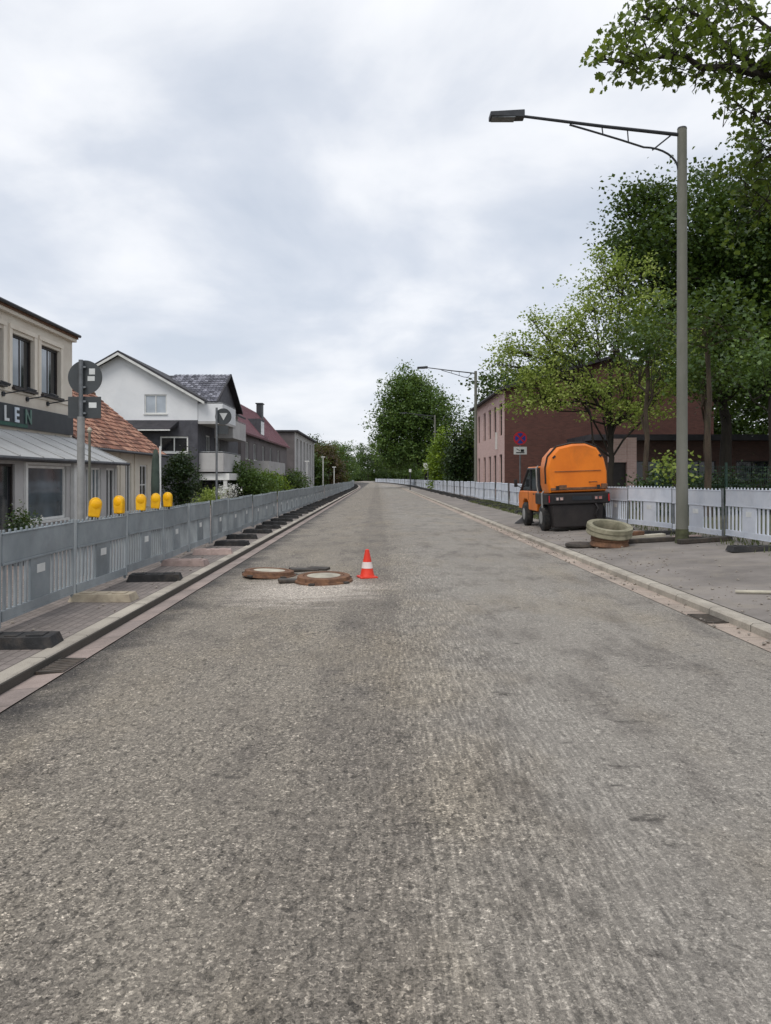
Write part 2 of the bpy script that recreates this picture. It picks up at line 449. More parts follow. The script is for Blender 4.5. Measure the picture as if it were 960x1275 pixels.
def roadmat():
    m, nt, b, out = newmat('milled_asphalt'); N = NB(nt)
    tc = N.n('ShaderNodeTexCoord'); P = tc.outputs['Object']
    sp = N.n('ShaderNodeSeparateXYZ'); N.l(P, sp.inputs[0]); X, Y = sp.outputs[0], sp.outputs[1]
    dist = N.noise(P, .55, 5, .6)
    Xd = N.math('ADD', X, N.math('MULTIPLY_ADD', dist, 1.4, -.7))
    # right-hand lane: finer, smoother surface; left lane: rough milled
    right = N.ramp(N.math('MULTIPLY_ADD', Xd, .55, .18), [(.25, 0.0), (.75, 1.0)])
    groove = N.ramp(N.math('ABSOLUTE', N.math('ADD', Xd, -.55)), [(.25, 1.0), (1.3, 0.0)])
    base = N.mix(right, S(141, 133, 121), S(150, 144, 135))
    big = N.ramp(N.noise(P, .35, 6, .6), [(.3, 0.0), (.7, 1.0)])
    base = N.mix(N.math('MULTIPLY', big, .4), base, S(106, 99, 91))
    med = N.ramp(N.noise(N.mapping(P, (1.6, .6, 1)), 1.3, 7, .68), [(.5, 0.0), (.66, 1.0)])
    base = N.mix(N.math('MULTIPLY', med, .55), base, S(88, 82, 77))
    band = N.ramp(N.math('ABSOLUTE', N.math('ADD', N.math('ADD', X, N.math('MULTIPLY_ADD', dist, .5, -.25)), .12)), [(.30, 1.0), (.42, 0.0)])
    base = N.mix(N.math('MULTIPLY', band, .24), base, S(84, 78, 74))
    # warm dusty patches
    wd = N.ramp(N.noise(N.mapping(P, (1, .5, 1), (4, 2, 0)), .8, 5, .6), [(.5, 0.0), (.75, 1.0)])
    base = N.mix(N.math('MULTIPLY', wd, .35), base, S(158, 144, 120))
    # dark dirt against the left gutter
    edge = N.math('SUBTRACT', N.math('MULTIPLY_ADD', N.noise(P, 1.1, 6, .65), 1.5, -3.0), X)
    edge = N.ramp(N.math('MULTIPLY', edge, 1.4), [(0.05, 0.0), (.7, 1.0)])
    base = N.mix(N.math('MULTIPLY', edge, .85), base, S(56, 53, 52))
    # mortar and sand spilt round the raised covers
    ex = N.math('MULTIPLY', N.math('ADD', X, 1.05), .62)
    ey = N.math('MULTIPLY', N.math('ADD', Y, -11.5), .5)
    rr = N.math('SQRT', N.math('ADD', N.math('MULTIPLY', ex, ex), N.math('MULTIPLY', ey, ey)))
    rr = N.math('ADD', rr, N.math('MULTIPLY_ADD', N.noise(N.mapping(P, (.8, 2.2, 1)), 1.4, 6, .7), 1.6, -.8))
    sp1 = N.ramp(rr, [(.3, 1.0), (.85, 0.0)])
    base = N.mix(N.math('MULTIPLY', sp1, .85), base, S(188, 178, 166))
    # stones of the aggregate: coordinates jittered so that no cell is regular
    nz = N.n('ShaderNodeTexNoise'); N.l(P, nz.inputs['Vector']); nz.inputs['Scale'].default_value = 60; nz.inputs['Detail'].default_value = 3
    sb = N.n('ShaderNodeVectorMath', operation='SCALE'); N.l(nz.outputs['Color'], sb.inputs[0]); sb.inputs['Scale'].default_value = .022
    ad = N.n('ShaderNodeVectorMath', operation='ADD'); N.l(P, ad.inputs[0]); N.l(sb.outputs[0], ad.inputs[1]); PJ = ad.outputs[0]
    rough = N.math('MULTIPLY_ADD', right, -.45, 1.0)
    patch = N.ramp(N.noise(P, .8, 4, .6), [(.3, .55), (.7, 1.0)])
    rough = N.math('MULTIPLY', rough, patch)
    vo = N.n('ShaderNodeTexVoronoi'); vo.inputs['Scale'].default_value = 118; N.l(PJ, vo.inputs['Vector'])
    sc_ = N.n('ShaderNodeSeparateColor'); N.l(vo.outputs['Color'], sc_.inputs[0])
    lit = N.ramp(sc_.outputs[0], [(0.0, .28), (.2, .62), (.5, 1.0), (.85, 1.25), (.93, 1.9), (1.0, 2.7)])
    base = N.mix(rough, base, N.mix(1.0, base, lit, 'MULTIPLY'))
    vo2 = N.n('ShaderNodeTexVoronoi'); vo2.inputs['Scale'].default_value = 52; N.l(PJ, vo2.inputs['Vector'])
    sc2 = N.n('ShaderNodeSeparateColor'); N.l(vo2.outputs['Color'], sc2.inputs[0])
    base = N.mix(rough, base, N.mix(1.0, base, N.ramp(sc2.outputs[1], [(0, .62), (.25, .95), (.9, 1.0), (.94, 1.7)]), 'MULTIPLY'))
    pit = N.ramp(N.noise(N.mapping(PJ, (30, 13, 1)), 1.0, 3, .55), [(.33, .3), (.44, 1.0)])
    base = N.mix(N.math('MULTIPLY', rough, .9), base, N.mix(1.0, base, pit, 'MULTIPLY'))
    # grooves left by the milling drum, broken along their length
    st = N.noise(N.mapping(P, (44, 4.0, 1)), 1.0, 4, .6)
    stm = N.ramp(st, [(.38, .6), (.52, 1.0), (.64, 1.75)])
    base = N.mix(N.math('MULTIPLY_ADD', groove, .5, .1), base, N.mix(1.0, base, stm, 'MULTIPLY'))
    # small dark scars and scuffs
    scar = N.ramp(N.noise(N.mapping(P, (1.2, 2.4, 1), (7, 1, 0)), 1.7, 7, .72), [(.61, 0.0), (.68, 1.0)])
    base = N.mix(N.math('MULTIPLY', scar, .75), base, S(58, 54, 50))
    fn = N.noise(P, 260, 2, .6)
    base = N.mix(.6, base, N.mix(1.0, base, N.ramp(fn, [(.3, .4), (.7, 1.6)]), 'MULTIPLY'))
    N.l(base, b.inputs['Base Color'])
    N.l(N.math('MULTIPLY_ADD', N.noise(P, 3, 5), .3, .62), b.inputs['Roughness'])
    b.inputs['Specular IOR Level'].default_value = .35
    h = N.math('ADD', N.math('MULTIPLY', pit, .8), N.math('MULTIPLY', st, 1.3))
    h = N.math('ADD', h, N.math('MULTIPLY', N.noise(P, 28, 5, .7), 1.6))
    N.l(N.bump(h, .75, .012), b.inputs['Normal'])
    return m

def zroad(x): return -0.03 + .016 * (x + 2.7)
ZL = 0.03           # left pavement
def zright(x): return .17 + (x - 4.0) * .065
road = strip('road', [(-2.74, zroad(-2.74)), (-1.3, zroad(-1.3) + .012), (.4, zroad(.4) + .025), (2.2, zroad(2.2) + .012), (3.62, zroad(3.62))], roadmat())

pvm = M('pavement_asphalt', S(136, 129, 123), S(112, 106, 101), 1.1, .9, .6, 70, dirt=.55, dirtcol=S(156, 146, 128), fine=.32, fscale=130)
pvl = M('pavement_blocks', S(136, 122, 114), S(112, 104, 100), 1.6, .9, .5, 60, dirt=.4, dirtcol=S(74, 70, 66), fine=.2, fscale=90)
def slabmat(name, c1, c2, mortar, bw, bh, off=.5):
    m, nt, b, out = newmat(name); N = NB(nt)
    tc = N.n('ShaderNodeTexCoord')
    br = N.n('ShaderNodeTexBrick'); N.l(N.mapping(tc.outputs['Object'], rot=(0, 0, R(90))), br.inputs['Vector'])
    br.offset = off
    br.inputs['Scale'].default_value = 1; br.inputs['Brick Width'].default_value = bw; br.inputs['Row Height'].default_value = bh
    br.inputs['Mortar Size'].default_value = .007
    br.inputs['Color1'].default_value = c1; br.inputs['Color2'].default_value = c2; br.inputs['Mortar'].default_value = mortar
    d = N.ramp(N.noise(tc.outputs['Object'], 1.5, 7, .7), [(.42, 0.0), (.72, 1.0)])
    col = N.mix(N.math('MULTIPLY', d, .6), br.outputs[0], S(92, 84, 78))
    fn = N.noise(tc.outputs['Object'], 120, 3, .6)
    col = N.mix(.5, col, N.mix(1.0, col, N.ramp(fn, [(.3, .5), (.7, 1.5)]), 'MULTIPLY'))
    N.l(col, b.inputs['Base Color']); b.inputs['Roughness'].default_value = .9
    h = N.math('SUBTRACT', N.math('MULTIPLY', N.noise(tc.outputs['Object'], 50, 5), .5), br.outputs['Fac'])
    N.l(N.bump(h, .6, .01), b.inputs['Normal'])
    return m
gut = slabmat('gutter_stone', S(160, 144, 136), S(142, 130, 124), S(112, 104, 98), .5, .3)
gutr = slabmat('gutter_stone_pale', S(180, 166, 152), S(164, 148, 136), S(124, 114, 106), .5, .3)
krb = slabmat('kerb_stone_row', S(184, 176, 162), S(164, 156, 144), S(70, 66, 60), 1.0, 3.0, 0)
blk = slabmat('paving_blocks', S(140, 130, 124), S(124, 116, 111), S(96, 89, 84), .2, .1)
strip('gutter_left', [(-3.0, -.045), (-2.86, -.03), (-2.735, -.02)], gut)
strip('kerb_left', [(-3.18, -.2), (-3.18, ZL + .012), (-3.16, ZL + .02), (-3.02, ZL + .02), (-2.998, ZL), (-2.996, -.25)], krb)
strip('pavement_left', [(-5.6, ZL + .03), (-4.2, ZL + .012), (-3.185, ZL + .006)], blk)
strip('forecourt_left', [(-9.95, ZL + .06), (-5.605, ZL + .03)], pvl)
strip('gutter_right', [(3.615, zroad(3.62) + .006), (3.74, .075), (3.87, .082)], gutr)
strip('kerb_right', [(3.868, -.2), (3.872, .15), (3.9, .172), (4.04, .174), (4.06, .16), (4.062, -.2)], krb)
strip('pavement_right', [(4.06, zright(4.06) + .0), (5.0, zright(5.0)), (6.4, zright(6.4)), (7.9, zright(7.9))], pvm)
gmat = M('soil_and_turf', S(64, 70, 44), S(88, 82, 64), .5, .95, .6, 20, dirt=.4)
strip('verge_right', [(7.895, zright(7.9) - .004), (12, .5), (40, .6)], gmat)
strip('garden_left', [(-60, .15), (-9.96, ZL + .056)], gmat)
g = MB(); g.add([(-1500, -60, -.3), (1500, -60, -.3), (1500, 2500, -.3), (-1500, 2500, -.3)], [(0, 1, 2, 3)])
tag(g.build('ground', gmat), kind='structure')

# grass along the right-hand fence, loose chippings on the road
def grass(name, n, region, h, mat, seed):
    rng = np.random.default_rng(seed)
    x0, x1, y0, y1 = region
    p = np.stack([rng.uniform(x0, x1, n), rng.uniform(y0, y1, n)], 1)
    m = MB()
    for x, y in p:
        a = rng.uniform(0, 6.28); hh = h * rng.uniform(.4, 1.2); wd = .008 + .01 * rng.random()
        z = (zright(x) if x > 0 else ZL + .03) - .004
        dx, dy = math.cos(a), math.sin(a); l = rng.uniform(.2, .8) * hh
        m.add([(x - dy * wd, y + dx * wd, z), (x + dy * wd, y - dx * wd, z), (x + dx * l, y + dy * l, z + hh)], [(0, 1, 2)])
    return tag(m.build(name, mat), kind='stuff')
gl = leafmat('grass_blade', S(72, 80, 50), S(100, 104, 66), S(126, 122, 88), .3)
grass('grass', 5200, (5.4, 6.6, 24.5, 46), .13, gl, 4)
grass('weeds', 1200, (6.7, 7.9, 8, 24), .14, gl, 5)

def chips():
    rng = np.random.default_rng(7); m = MB()
    ico = [(0, 0, 1), (.9, 0, .2), (-.3, .85, .1), (-.4, -.8, .2), (0.1, 0, -.7)]
    fc = [(0, 1, 2), (0, 2, 3), (0, 3, 1), (4, 2, 1), (4, 3, 2), (4, 1, 3)]
    for i in range(3400):
        y = 1.8 + 11 * rng.random() ** 1.7
        x = rng.uniform(-2.7, 3.5)
        if rng.random() < .25: x = -2.7 + abs(rng.normal(0, .18))
        s = .0025 + .006 * rng.random() ** 3
        a = rng.uniform(0, 6.28); ca, sa = math.cos(a), math.sin(a)
        vs = [((q[0] * ca - q[1] * sa) * s * rng.uniform(.7, 1.4) + x, (q[0] * sa + q[1] * ca) * s * rng.uniform(.7, 1.4) + y, q[2] * s * .8 + zroad(x) + .016 + s * .2) for q in ico]
        m.add(vs, fc)
    for i in range(2600):
        if rng.random() < .6: x = 4.05 + abs(rng.normal(0, .8)); y = rng.uniform(6, 24); z = zright(x)
        elif rng.random() < .5: x = 3.62 + .24 * rng.random(); y = rng.uniform(6, 26); z = .082
        else: x = rng.uniform(-4.6, -3.2); y = rng.uniform(5, 22); z = ZL + .01
        s = .004 + .03 * rng.random() ** 6; a = rng.uniform(0, 6.28); ca, sa = math.cos(a), math.sin(a)
        m.add([((q[0] * ca - q[1] * sa) * s * rng.uniform(.7, 1.4) + x, (q[0] * sa + q[1] * ca) * s * rng.uniform(.7, 1.4) + y, q[2] * s * .7 + z + s * .3) for q in ico], fc)
    o = m.build('gravel', M('chippings', S(166, 158, 148), S(128, 120, 112), 30, .9, .3, rnd=0, dirt=.4))
    tag(o, kind='stuff')
chips()

# ------------------------------------------------------------------ barriers
def panel_meshes(name, body, slatm, nsl, plate, postm):
    r = empty(name)
    L = 1.0
    m = MB(); m.box(-L + .03, L - .03, -.022, .022, .73, 1.03)
    m.box(-L + .03, L - .03, -.03, .03, 1.03, 1.05); m.box(-L + .03, L - .03, -.03, .03, .70, .73)
    for k in range(14):
        x = -L + .1 + k * (2 * L - .2) / 13
        m.box(x - .014, x + .014, -.012, .012, 1.05, 1.085)
    m.build('board', body, r, bevel=.006)
    m = MB(); m.box(-L + .03, L - .03, -.024, .024, .12, .22); m.box(-L + .03, L - .03, -.03, .03, .10, .12)
    for sgn in (-1, 1):
        for k in range(nsl):
            x = sgn * (.30 + (k + .5) * (L - .36) / nsl)
            m.box(x - .022, x + .022, -.014, .014, .22, .70)
    m.build('slat_frame', slatm, r, bevel=.004)
    m = MB(); m.box(-.27, .27, -.017, .017, .22, .70); m.build('centre_plate', body, r, bevel=.004)
    m = MB(); m.box(-.11, .11, -.021, .021, .52, .62); m.build('reflector', plate, r)
    for sgn in (-1, 1):
        m = MB(); m.tube([(sgn * L, 0, .05), (sgn * L, 0, 1.09)], .024, 8)
        m.build('post', postm, r, smooth=True)
    return r

ORD = ['first', 'second', 'third', 'fourth', 'fifth', 'sixth', 'seventh', 'eighth', 'ninth', 'tenth', 'eleventh', 'twelfth']
rnd = random.Random(3)
def plate_obj(mat, name='foot_plate'):
    m = MB()
    a = [(-.42, -.18, 0), (.42, -.18, 0), (.42, .18, 0), (-.42, .18, 0)]
    b = [(-.38, -.155, .11), (.38, -.155, .11), (.38, .155, .11), (-.38, .155, .11)]
    m.loft(a, b)
    m.box(-.30, -.14, -.10, .10, .11, .122); m.box(.14, .30, -.10, .10, .11, .122); m.box(-.06, .06, -.1, .1, .11, .118)
    return m.build(name, mat, bevel=.015)

def walk(pts, step):
    out = []; pos = 0; seg = 0
    P = [Vector(p) for p in pts]
    acc = [0]
    for i in range(1, len(P)): acc.append(acc[-1] + (P[i] - P[i - 1]).length)
    d = 0
    def at(d):
        for i in range(1, len(P)):
            if d <= acc[i]: return P[i - 1].lerp(P[i], (d - acc[i - 1]) / (acc[i] - acc[i - 1]))
        return None
    while True:
        a, b = at(d), at(d + step)
        if b is None: return out
        out.append((a, b)); d += step

# left row
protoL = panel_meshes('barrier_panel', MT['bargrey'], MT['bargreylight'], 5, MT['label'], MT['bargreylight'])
lineL = [(-4.05, 3.95), (-4.05, 100)] + [(-4.05 + bend(y), y) for y in range(110, 205, 8)]
first = True
pl_d = plate_obj(MT['rubber']); pl_b = plate_obj(MT['rubberpale']); pl_p = plate_obj(MT['rubberpink'])
usedplate = {}
def put_plate(kind, loc, rz, label, group, zs=1.0, xs=1.0):
    src = {'d': pl_d, 'b': pl_b, 'p': pl_p}[kind]
    if kind in usedplate: o = src.copy(); COL.objects.link(o)
    else: o = src; usedplate[kind] = 1
    o.location = loc; o.rotation_euler = (0, 0, rz); o.scale = (xs, 1, zs)
    tag(o, label, 'foot plate', group)
    return o
PL_KIND = {1: 'd', 2: 'd', 3: 'b', 4: 'd', 5: 'p', 6: 'p', 7: 'd'}
PL_LAB = {
    2: 'thick dark rubber foot plate at the left picture edge, nearest the gutter grate',
    3: 'beige dusty foot plate beside the nearest full barrier post in the left row',
    4: 'dark green-black foot plate between the beige plate and the two pinkish plates',
    5: 'pinkish dusty foot plate on left pavement, nearer of the two pinkish ones',
    6: 'pinkish dusty foot plate on left pavement, farther of the two pinkish ones'}
segs = walk(lineL, 2.1)
for i, (a, b) in enumerate(segs):
    o = protoL if first else copy_tree(protoL); first = False
    c = (a + b) / 2; dv = b - a
    o.location = (c.x + rnd.uniform(-.02, .02), c.y, ZL + .012 + rnd.uniform(-.01, .01)); o.rotation_euler = (rnd.uniform(-.035, .035), rnd.uniform(-.009, .009), math.atan2(dv.y, dv.x) + rnd.uniform(-.022, .022))
    if 1 <= i <= 12:
        lb = 'grey plastic barrier panel in the left row, %s counted from the left picture edge' % ORD[i - 1]
    elif i == 0:
        lb = 'grey plastic barrier panel before the first one of the left row'
    else:
        lb = 'grey plastic barrier panel in the distant run of the left row beyond the first dozen'
    tag(o, lb, 'barrier', 'grey barrier panels along the left kerb')
    k = PL_KIND.get(i, 'd')
    if i in PL_LAB: lb = PL_LAB[i]
    elif 7 <= i <= 12: lb = 'dark rubber foot plate on the left pavement, %s beyond the pinkish plates' % ORD[i - 7]
    elif i == 0: lb = 'dark rubber foot plate nearest the viewer on the left pavement'
    else: lb = 'dark rubber foot plate in the distant row along the left kerb'
    off = .44 + rnd.uniform(-.06, .08)
    if i > 1: put_plate(k, (a.x + off, a.y + rnd.uniform(-.12, .12) + ({2: -.62}.get(i, 0)), ZL + .008), rnd.uniform(-.15, .15), lb, 'foot plates along the left row', 1.0 if k != 'b' else .9)

# right row
protoR = panel_meshes('barrier_panel', MT['barwhite'], MT['barwhite'], 4, MT['label'], MT['galv'])
lineR = [(7.35, 7.6), (7.15, 17.2), (6.55, 19.6), (6.35, 30), (6.2, 60), (6.1, 100)] + [(6.1 + bend(y), y) for y in range(110, 255, 8)]
first = True
for i, (a, b) in enumerate(walk(lineR, 2.1)):
    o = protoR if first else copy_tree(protoR); first = False
    c = (a + b) / 2; dv = b - a
    o.location = (c.x + rnd.uniform(-.03, .03), c.y, zright(c.x - bend(c.y)) + .02 + rnd.uniform(-.015, .025)); o.rotation_euler = (rnd.uniform(-.03, .03), rnd.uniform(-.01, .01), math.atan2(dv.y, dv.x) + rnd.uniform(-.03, .03))
    if i <= 2: lb = 'white plastic barrier panel right of the near lamp post, %s from the right picture edge' % ORD[i]
    elif i <= 8: lb = 'white plastic barrier panel in the right row, %s beyond the near lamp post' % ORD[i - 3]
    else: lb = 'white plastic barrier panel in the distant run of the right row beyond the orange sweeper'
    tag(o, lb, 'barrier', 'white barrier panels along the right pavement')
    if i <= 5: lb = 'dark rubber foot plate under the right-hand white fence, %s from the picture edge' % ORD[i]
    else: lb = 'dark rubber foot plate in the far row under the right-hand white fence'
    put_plate('d', (a.x - .38 + rnd.uniform(-.1, .1), a.y + rnd.uniform(-.1, .1), zright(a.x - .38 - bend(a.y)) - .01), rnd.uniform(-.2, .2), lb, 'foot plates along the right row', .9)

# warning lamps on the left barrier
def lamp():
    r = empty('warning_lamp')
    prof = [(-.085, 0), (.085, 0), (.098, .16)] + [(.098 * math.cos(R(t)), .21 + .105 * math.sin(R(t))) for t in range(0, 181, 15)] + [(-.098, .16)]
    m = MB(); m.loft([(x, -.05, z) for x, z in prof], [(x, .05, z) for x, z in prof])
    m.build('battery_case', MT['yellow'], r, bevel=.018)
    m = MB(); m.tube([(0, -.062, .212), (0, -.05, .212), (0, .05, .212), (0, .062, .212)], [.06, .078, .078, .06], 20)
    m.build('lens', MT['amber'], r, smooth=True)
    m = MB(); m.box(-.03, .03, -.03, .03, -.06, .0); m.build('clamp', MT['blackplastic'], r)
    return r
lp = lamp()
ll = ['yellow warning lamp on the grey fence, largest and nearest, slightly tilted', 'yellow warning lamp, second from the sign pole on the grey fence',
      'yellow warning lamp, middle one of five on the grey fence', 'yellow warning lamp on the grey fence, fourth from the sign pole', 'yellow warning lamp on the grey fence, farthest of five']
for i, y in enumerate((11.0, 12.1, 13.2, 14.05, 14.9)):
    o = lp if i == 0 else copy_tree(lp)
    o.scale = (.88, .88, .9)
    o.location = (-4.05, y, 1.10 + .02); o.rotation_euler = (0, (.14, -.03, .02, .05, -.02)[i], (.5, -.3, .1, .2, -.2)[i])
    tag(o, ll[i], 'warning lamp', 'yellow lamps on the left barrier')

# ------------------------------------------------------------------ street lamps
def street_lamp(loc, label, pm, sc=1.0, headmat=None):
    r = empty('street_lamp', loc)
    H = 8.65
    m = MB(); m.tube([(0, 0, 0), (0, 0, 1.2), (0, 0, 1.25), (0, 0, H)], [.125, .12, .112, .095], 16)
    m.build('pole', pm, r, smooth=True)
    m = MB(); m.tube([(0, 0, 0), (0, 0, .05), (0, 0, .3)], [.145, .14, .128], 16); m.build('base_collar', MT['moss'], r, smooth=True)
    m = MB(); m.tube([(0, 0, H), (0, 0, H + .03)], [.1, .09], 16); m.build('cap', MT['darkmetal'], r)
    d = MT['darkmetal']
    # arm towards the road
    m = MB(); m.tube([(-.05, 0, H - .12), (-1.6, 0, H + .05), (-3.35, 0, H + .27)], [.04, .036, .03], 8)
    m.build('arm', d, r, smooth=True)
    pts = [(-.08, 0, H - .86)]
    for k in range(1, 9):
        t = k / 8
        a = t * math.pi / 2
        pts.append((-.08 - .72 * (1 - math.cos(a)), 0, H - .86 + .48 * math.sin(a)))
    pts += [(-1.3, 0, H - .22), (-1.9, 0, H - .04), (-2.35, 0, H + .09)]
    m = MB(); m.tube(pts, .022, 8)
    for x, z0, z1 in ((-1.65, H - .12, H + .02), (-1.12, H - .27, H - .02)):
        m.tube([(x, 0, z0), (x - .02, 0, z1)], .014, 6)
    m.tube([(-.62, 0, H - .44), (-.22, 0, H - .12)], .016, 6)
    m.build('brace', d, r, smooth=True)
    m = MB()
    z = H + .27
    m.loft([(-3.3, -.11, z - .06), (-3.3, .11, z - .06), (-3.3, .11, z + .10), (-3.3, -.11, z + .10)],
           [(-4.02, -.15, z - .06), (-4.02, .15, z - .06), (-4.02, .15, z + .04), (-4.02, -.15, z + .04)])
    hd = m.build('lamp_head', headmat or d, r, bevel=.015)
    m = MB(); m.box(-3.98, -3.5, -.12, .12, z - .075, z - .057); m.build('lens', MT['galv'], hd)
    return r
lab = [('tall street lamp with long braced arm on the near right pavement', (6.36, 16.1)),
       ('street lamp with braced arm in front of the pink brick facade', (6.75, 53.0)),
       ('small distant street lamp beside the lime-green hedge', (6.7, 90.0))]
for i, (l, (x, y)) in enumerate(lab):
    o = street_lamp((x, y, zright(min(x, 7.5)) - .01), l, MT['polegrey'])
    tag(o, l, 'street lamp', 'street lamps along the right pavement')

# ------------------------------------------------------------------ signs
def disc(m, c, r, t, n=36):
    m.tube([(c[0], c[1], c[2]), (c[0], c[1] + t, c[2])], r, n)
r = empty('road_sign', (-5.0, 13.0, ZL + .02))
m = MB(); m.tube([(0, 0, 0), (0, 0, 3.62)], .038, 12); m.build('pole', MT['galv'], r, smooth=True)
m = MB(); m.tube([(0, 0, 0), (0, 0, 2.66)], .062, 12); m.build('sleeve', MT['galvmatte'], r, smooth=True)
m = MB(); disc(m, (.05, .05, 3.33), .29, .012); dd = m.build('disc', MT['signback'], r)
m = MB(); m.rbox((.17, .047, 3.43), (.10, .004, .10)); m.rbox((.155, .047, 3.31), (.12, .004, .08)); m.build('sticker', MT['label'], dd)
m = MB(); m.rbox((.04, .056, 2.82), (.56, .012, .37)); pp = m.build('plate', MT['signback'], r, bevel=.004)
m = MB(); m.rbox((.18, .047, 2.86), (.13, .004, .09)); m.build('sticker', MT['label'], pp)
m = MB()
for z in (3.5, 3.16, 2.92, 2.72): m.rbox((.02, .02, z), (.12, .05, .03))
m.build('clamp', MT['galv'], r)
tag(r, 'back of a round dark road sign above a square plate on a grey pole', 'road sign')

r = empty('road_sign', (-6.05, 29.0, ZL + .04))
m = MB(); m.tube([(0, 0, 0), (0, 0, 4.25)], .042, 12); m.build('pole', MT['galv'], r, smooth=True)
m = MB(); disc(m, (.24, .05, 3.92), .31, .012); dd = m.build('disc', MT['signback'], r)
m = MB(); m.add([(.1, .045, 4.05), (.4, .045, 4.05), (.25, .045, 3.78)], [(0, 1, 2)]); m.build('triangle_mark', MT['label'], dd)
m = MB(); m.rbox((.22, .056, 3.42), (.42, .012, .32)); m.build('plate', MT['signback'], r)
tag(r, 'round dark sign with a pale triangle on a tall pole before the balconies', 'road sign')

r = empty('no_stopping_sign', (6.75, 36.5, zright(6.75)))
m = MB(); m.tube([(0, 0, 0), (0, 0, 3.5)], .035, 10); m.build('pole', MT['galv'], r, smooth=True)
m = MB(); disc(m, (0, -.06, 3.2), .32, .012); dd = m.build('disc', MT['red'], r)
m = MB()
for a in range(4):
    # four blue quadrants between the ring and the cross
    pts = []
    a0 = R(a * 90 + 45)
    for k in range(9):
        t = a0 + R(11) + (R(90) - R(22)) * k / 8
        pts.append((.25 * math.cos(t), -.064, 3.2 + .25 * math.sin(t)))
    tm = a0 + R(45)
    pts.append((.05 * math.cos(tm), -.064, 3.2 + .05 * math.sin(tm)))
    m.add(pts, [tuple(range(len(pts)))])
m.build('blue_field', MT['blue'], dd)
m = MB(); m.rbox((0, -.054, 2.62), (.62, .012, .36)); pp = m.build('plate', MT['whitepaint'], r)
m = MB(); m.rbox((0, -.063, 2.52), (.4, .004, .05)); m.rbox((.1, -.063, 2.62), (.16, .004, .12)); m.rbox((-.1, -.063, 2.66), (.18, .004, .03), (0, .5, 0)); m.build('pictogram', MT['black'], pp)
tag(r, 'round red and blue no-stopping sign above a white plate by the brick wall', 'road sign')

r = empty('road_sign', (5.75, 88, .3))
m = MB(); m.tube([(0, 0, 0), (0, 0, 2.9)], .04, 8); m.build('pole', MT['galv'], r)
m = MB(); m.rbox((-.05, -.06, 2.7), (.9, .02, .75)); m.build('plate', MT['whitepaint'], r)
tag(r, 'small white square sign on a post beside the distant lime hedge', 'road sign')
r = empty('marker_post', (3.9, 92, .2))
m = MB(); m.tube([(0, 0, 0), (0, 0, 2.2)], .06, 8); m.build('pole', MT['darkmetal'], r)
m = MB(); m.rbox((0, -.07, 2.35), (.28, .02, .35)); m.build('plate', MT['whitepaint'], r)
tag(r, 'dark post with a white tip standing at the far end of the white fence', 'post')
for k, (x, y, h, lb) in enumerate(((-7.2, 102, 4.4, 'white lamp post with two short arms before the far grey block'), (-6.3, 112, 3.2, 'slim white post at the far end of the left row'), (-8.4, 92, 3.6, 'pale post before the striped facade of the grey block'))):
    r = empty('lamp_post', (x, y, .05))
    m = MB(); m.tube([(0, 0, 0), (0, 0, h)], .06, 8); m.build('pole', MT['whitepaint'], r)
    m = MB(); m.rbox((.0, 0, h), (.55, .16, .12)); m.build('lamp_head', MT['whitepaint'], r)
    tag(r, lb, 'post')

# ------------------------------------------------------------------ cone, covers, rings, grates
r = empty('traffic_cone', (-.17, 12.75, zroad(-.17) + .02)); r.rotation_euler = (0, 0, .3); r.scale = (.94, .94, .94)
m = MB(); m.loft([(-.16, -.16, 0), (.16, -.16, 0), (.16, .16, 0), (-.16, .16, 0)], [(-.15, -.15, .035), (.15, -.15, .035), (.15, .15, .035), (-.15, .15, .035)])
m.build('base', MT['conered'], r, bevel=.015)
def rc(z): return .125 - (z - .03) * .196
m = MB(); m.lathe([(rc(.03) + .01, .03), (rc(.06), .06), (rc(.20), .20), (rc(.2) + .003, .201), (rc(.34), .34), (rc(.49), .49), (.02, .50)], 28)
cn = m.build('cone_body', MT['conered'], r, smooth=True)
m = MB(); m.lathe([(rc(.17) + .004, .17), (rc(.28) + .004, .28)], 28); m.f = [f for f in m.f if len(f) == 4]
m.build('white_band', MT['conewhite'], cn, smooth=True)
tag(r, 'small red traffic cone with one pale band on the milled road', 'traffic cone')

def cover(loc, label, rz, tilt):
    r = empty('manhole_cover', loc, rz); r.rotation_euler = (tilt[0], tilt[1], rz)
    m = MB(); m.lathe([(.42, 0), (.465, .0), (.46, .04), (.43, .05), (.42, .13), (.395, .14), (.33, .14), (.325, .11), (.30, .11), (.30, 0)], 40, closed=True)
    m.build('frame', MT['rust'], r, smooth=True)
    m = MB(); m.lathe([(.0, .06), (.318, .06), (.318, .12), (.30, .132), (.0, .136)], 40); lid = m.build('lid', MT['concrete'], r, smooth=True)
    m = MB(); m.lathe([(.27, .138), (.318, .134), (.318, .125), (.27, .125)], 40, closed=True); m.build('rim', MT['rust'], lid)
    m = MB()
    for k in range(5):
        a = k * 1.2566 + .4
        m.rbox((.44 * math.cos(a), .44 * math.sin(a), .025), (.12, .1, .05), (0, 0, a))
    m.build('wedge', MT['castiron'], r, bevel=.01)
    r.scale = (1, 1, .68)
    tag(r, label, 'manhole cover', 'raised manhole covers on the milled road')
cover((-.86, 12.35, zroad(-.86) + .03), 'raised rusty manhole cover with pale lid, next to the red cone', .2, (R(2.2), R(-1)))
cover((-1.86, 13.25, zroad(-1.86) + .02), 'raised rusty manhole cover with pale lid, nearer the left gutter', 1.2, (R(2), R(1.5)))
m = MB(); m.rbox((0, 0, .02), (.5, .3, .05), (0, .05, .3)); m.rbox((.25, .1, .03), (.4, .22, .045), (.05, 0, -.3))
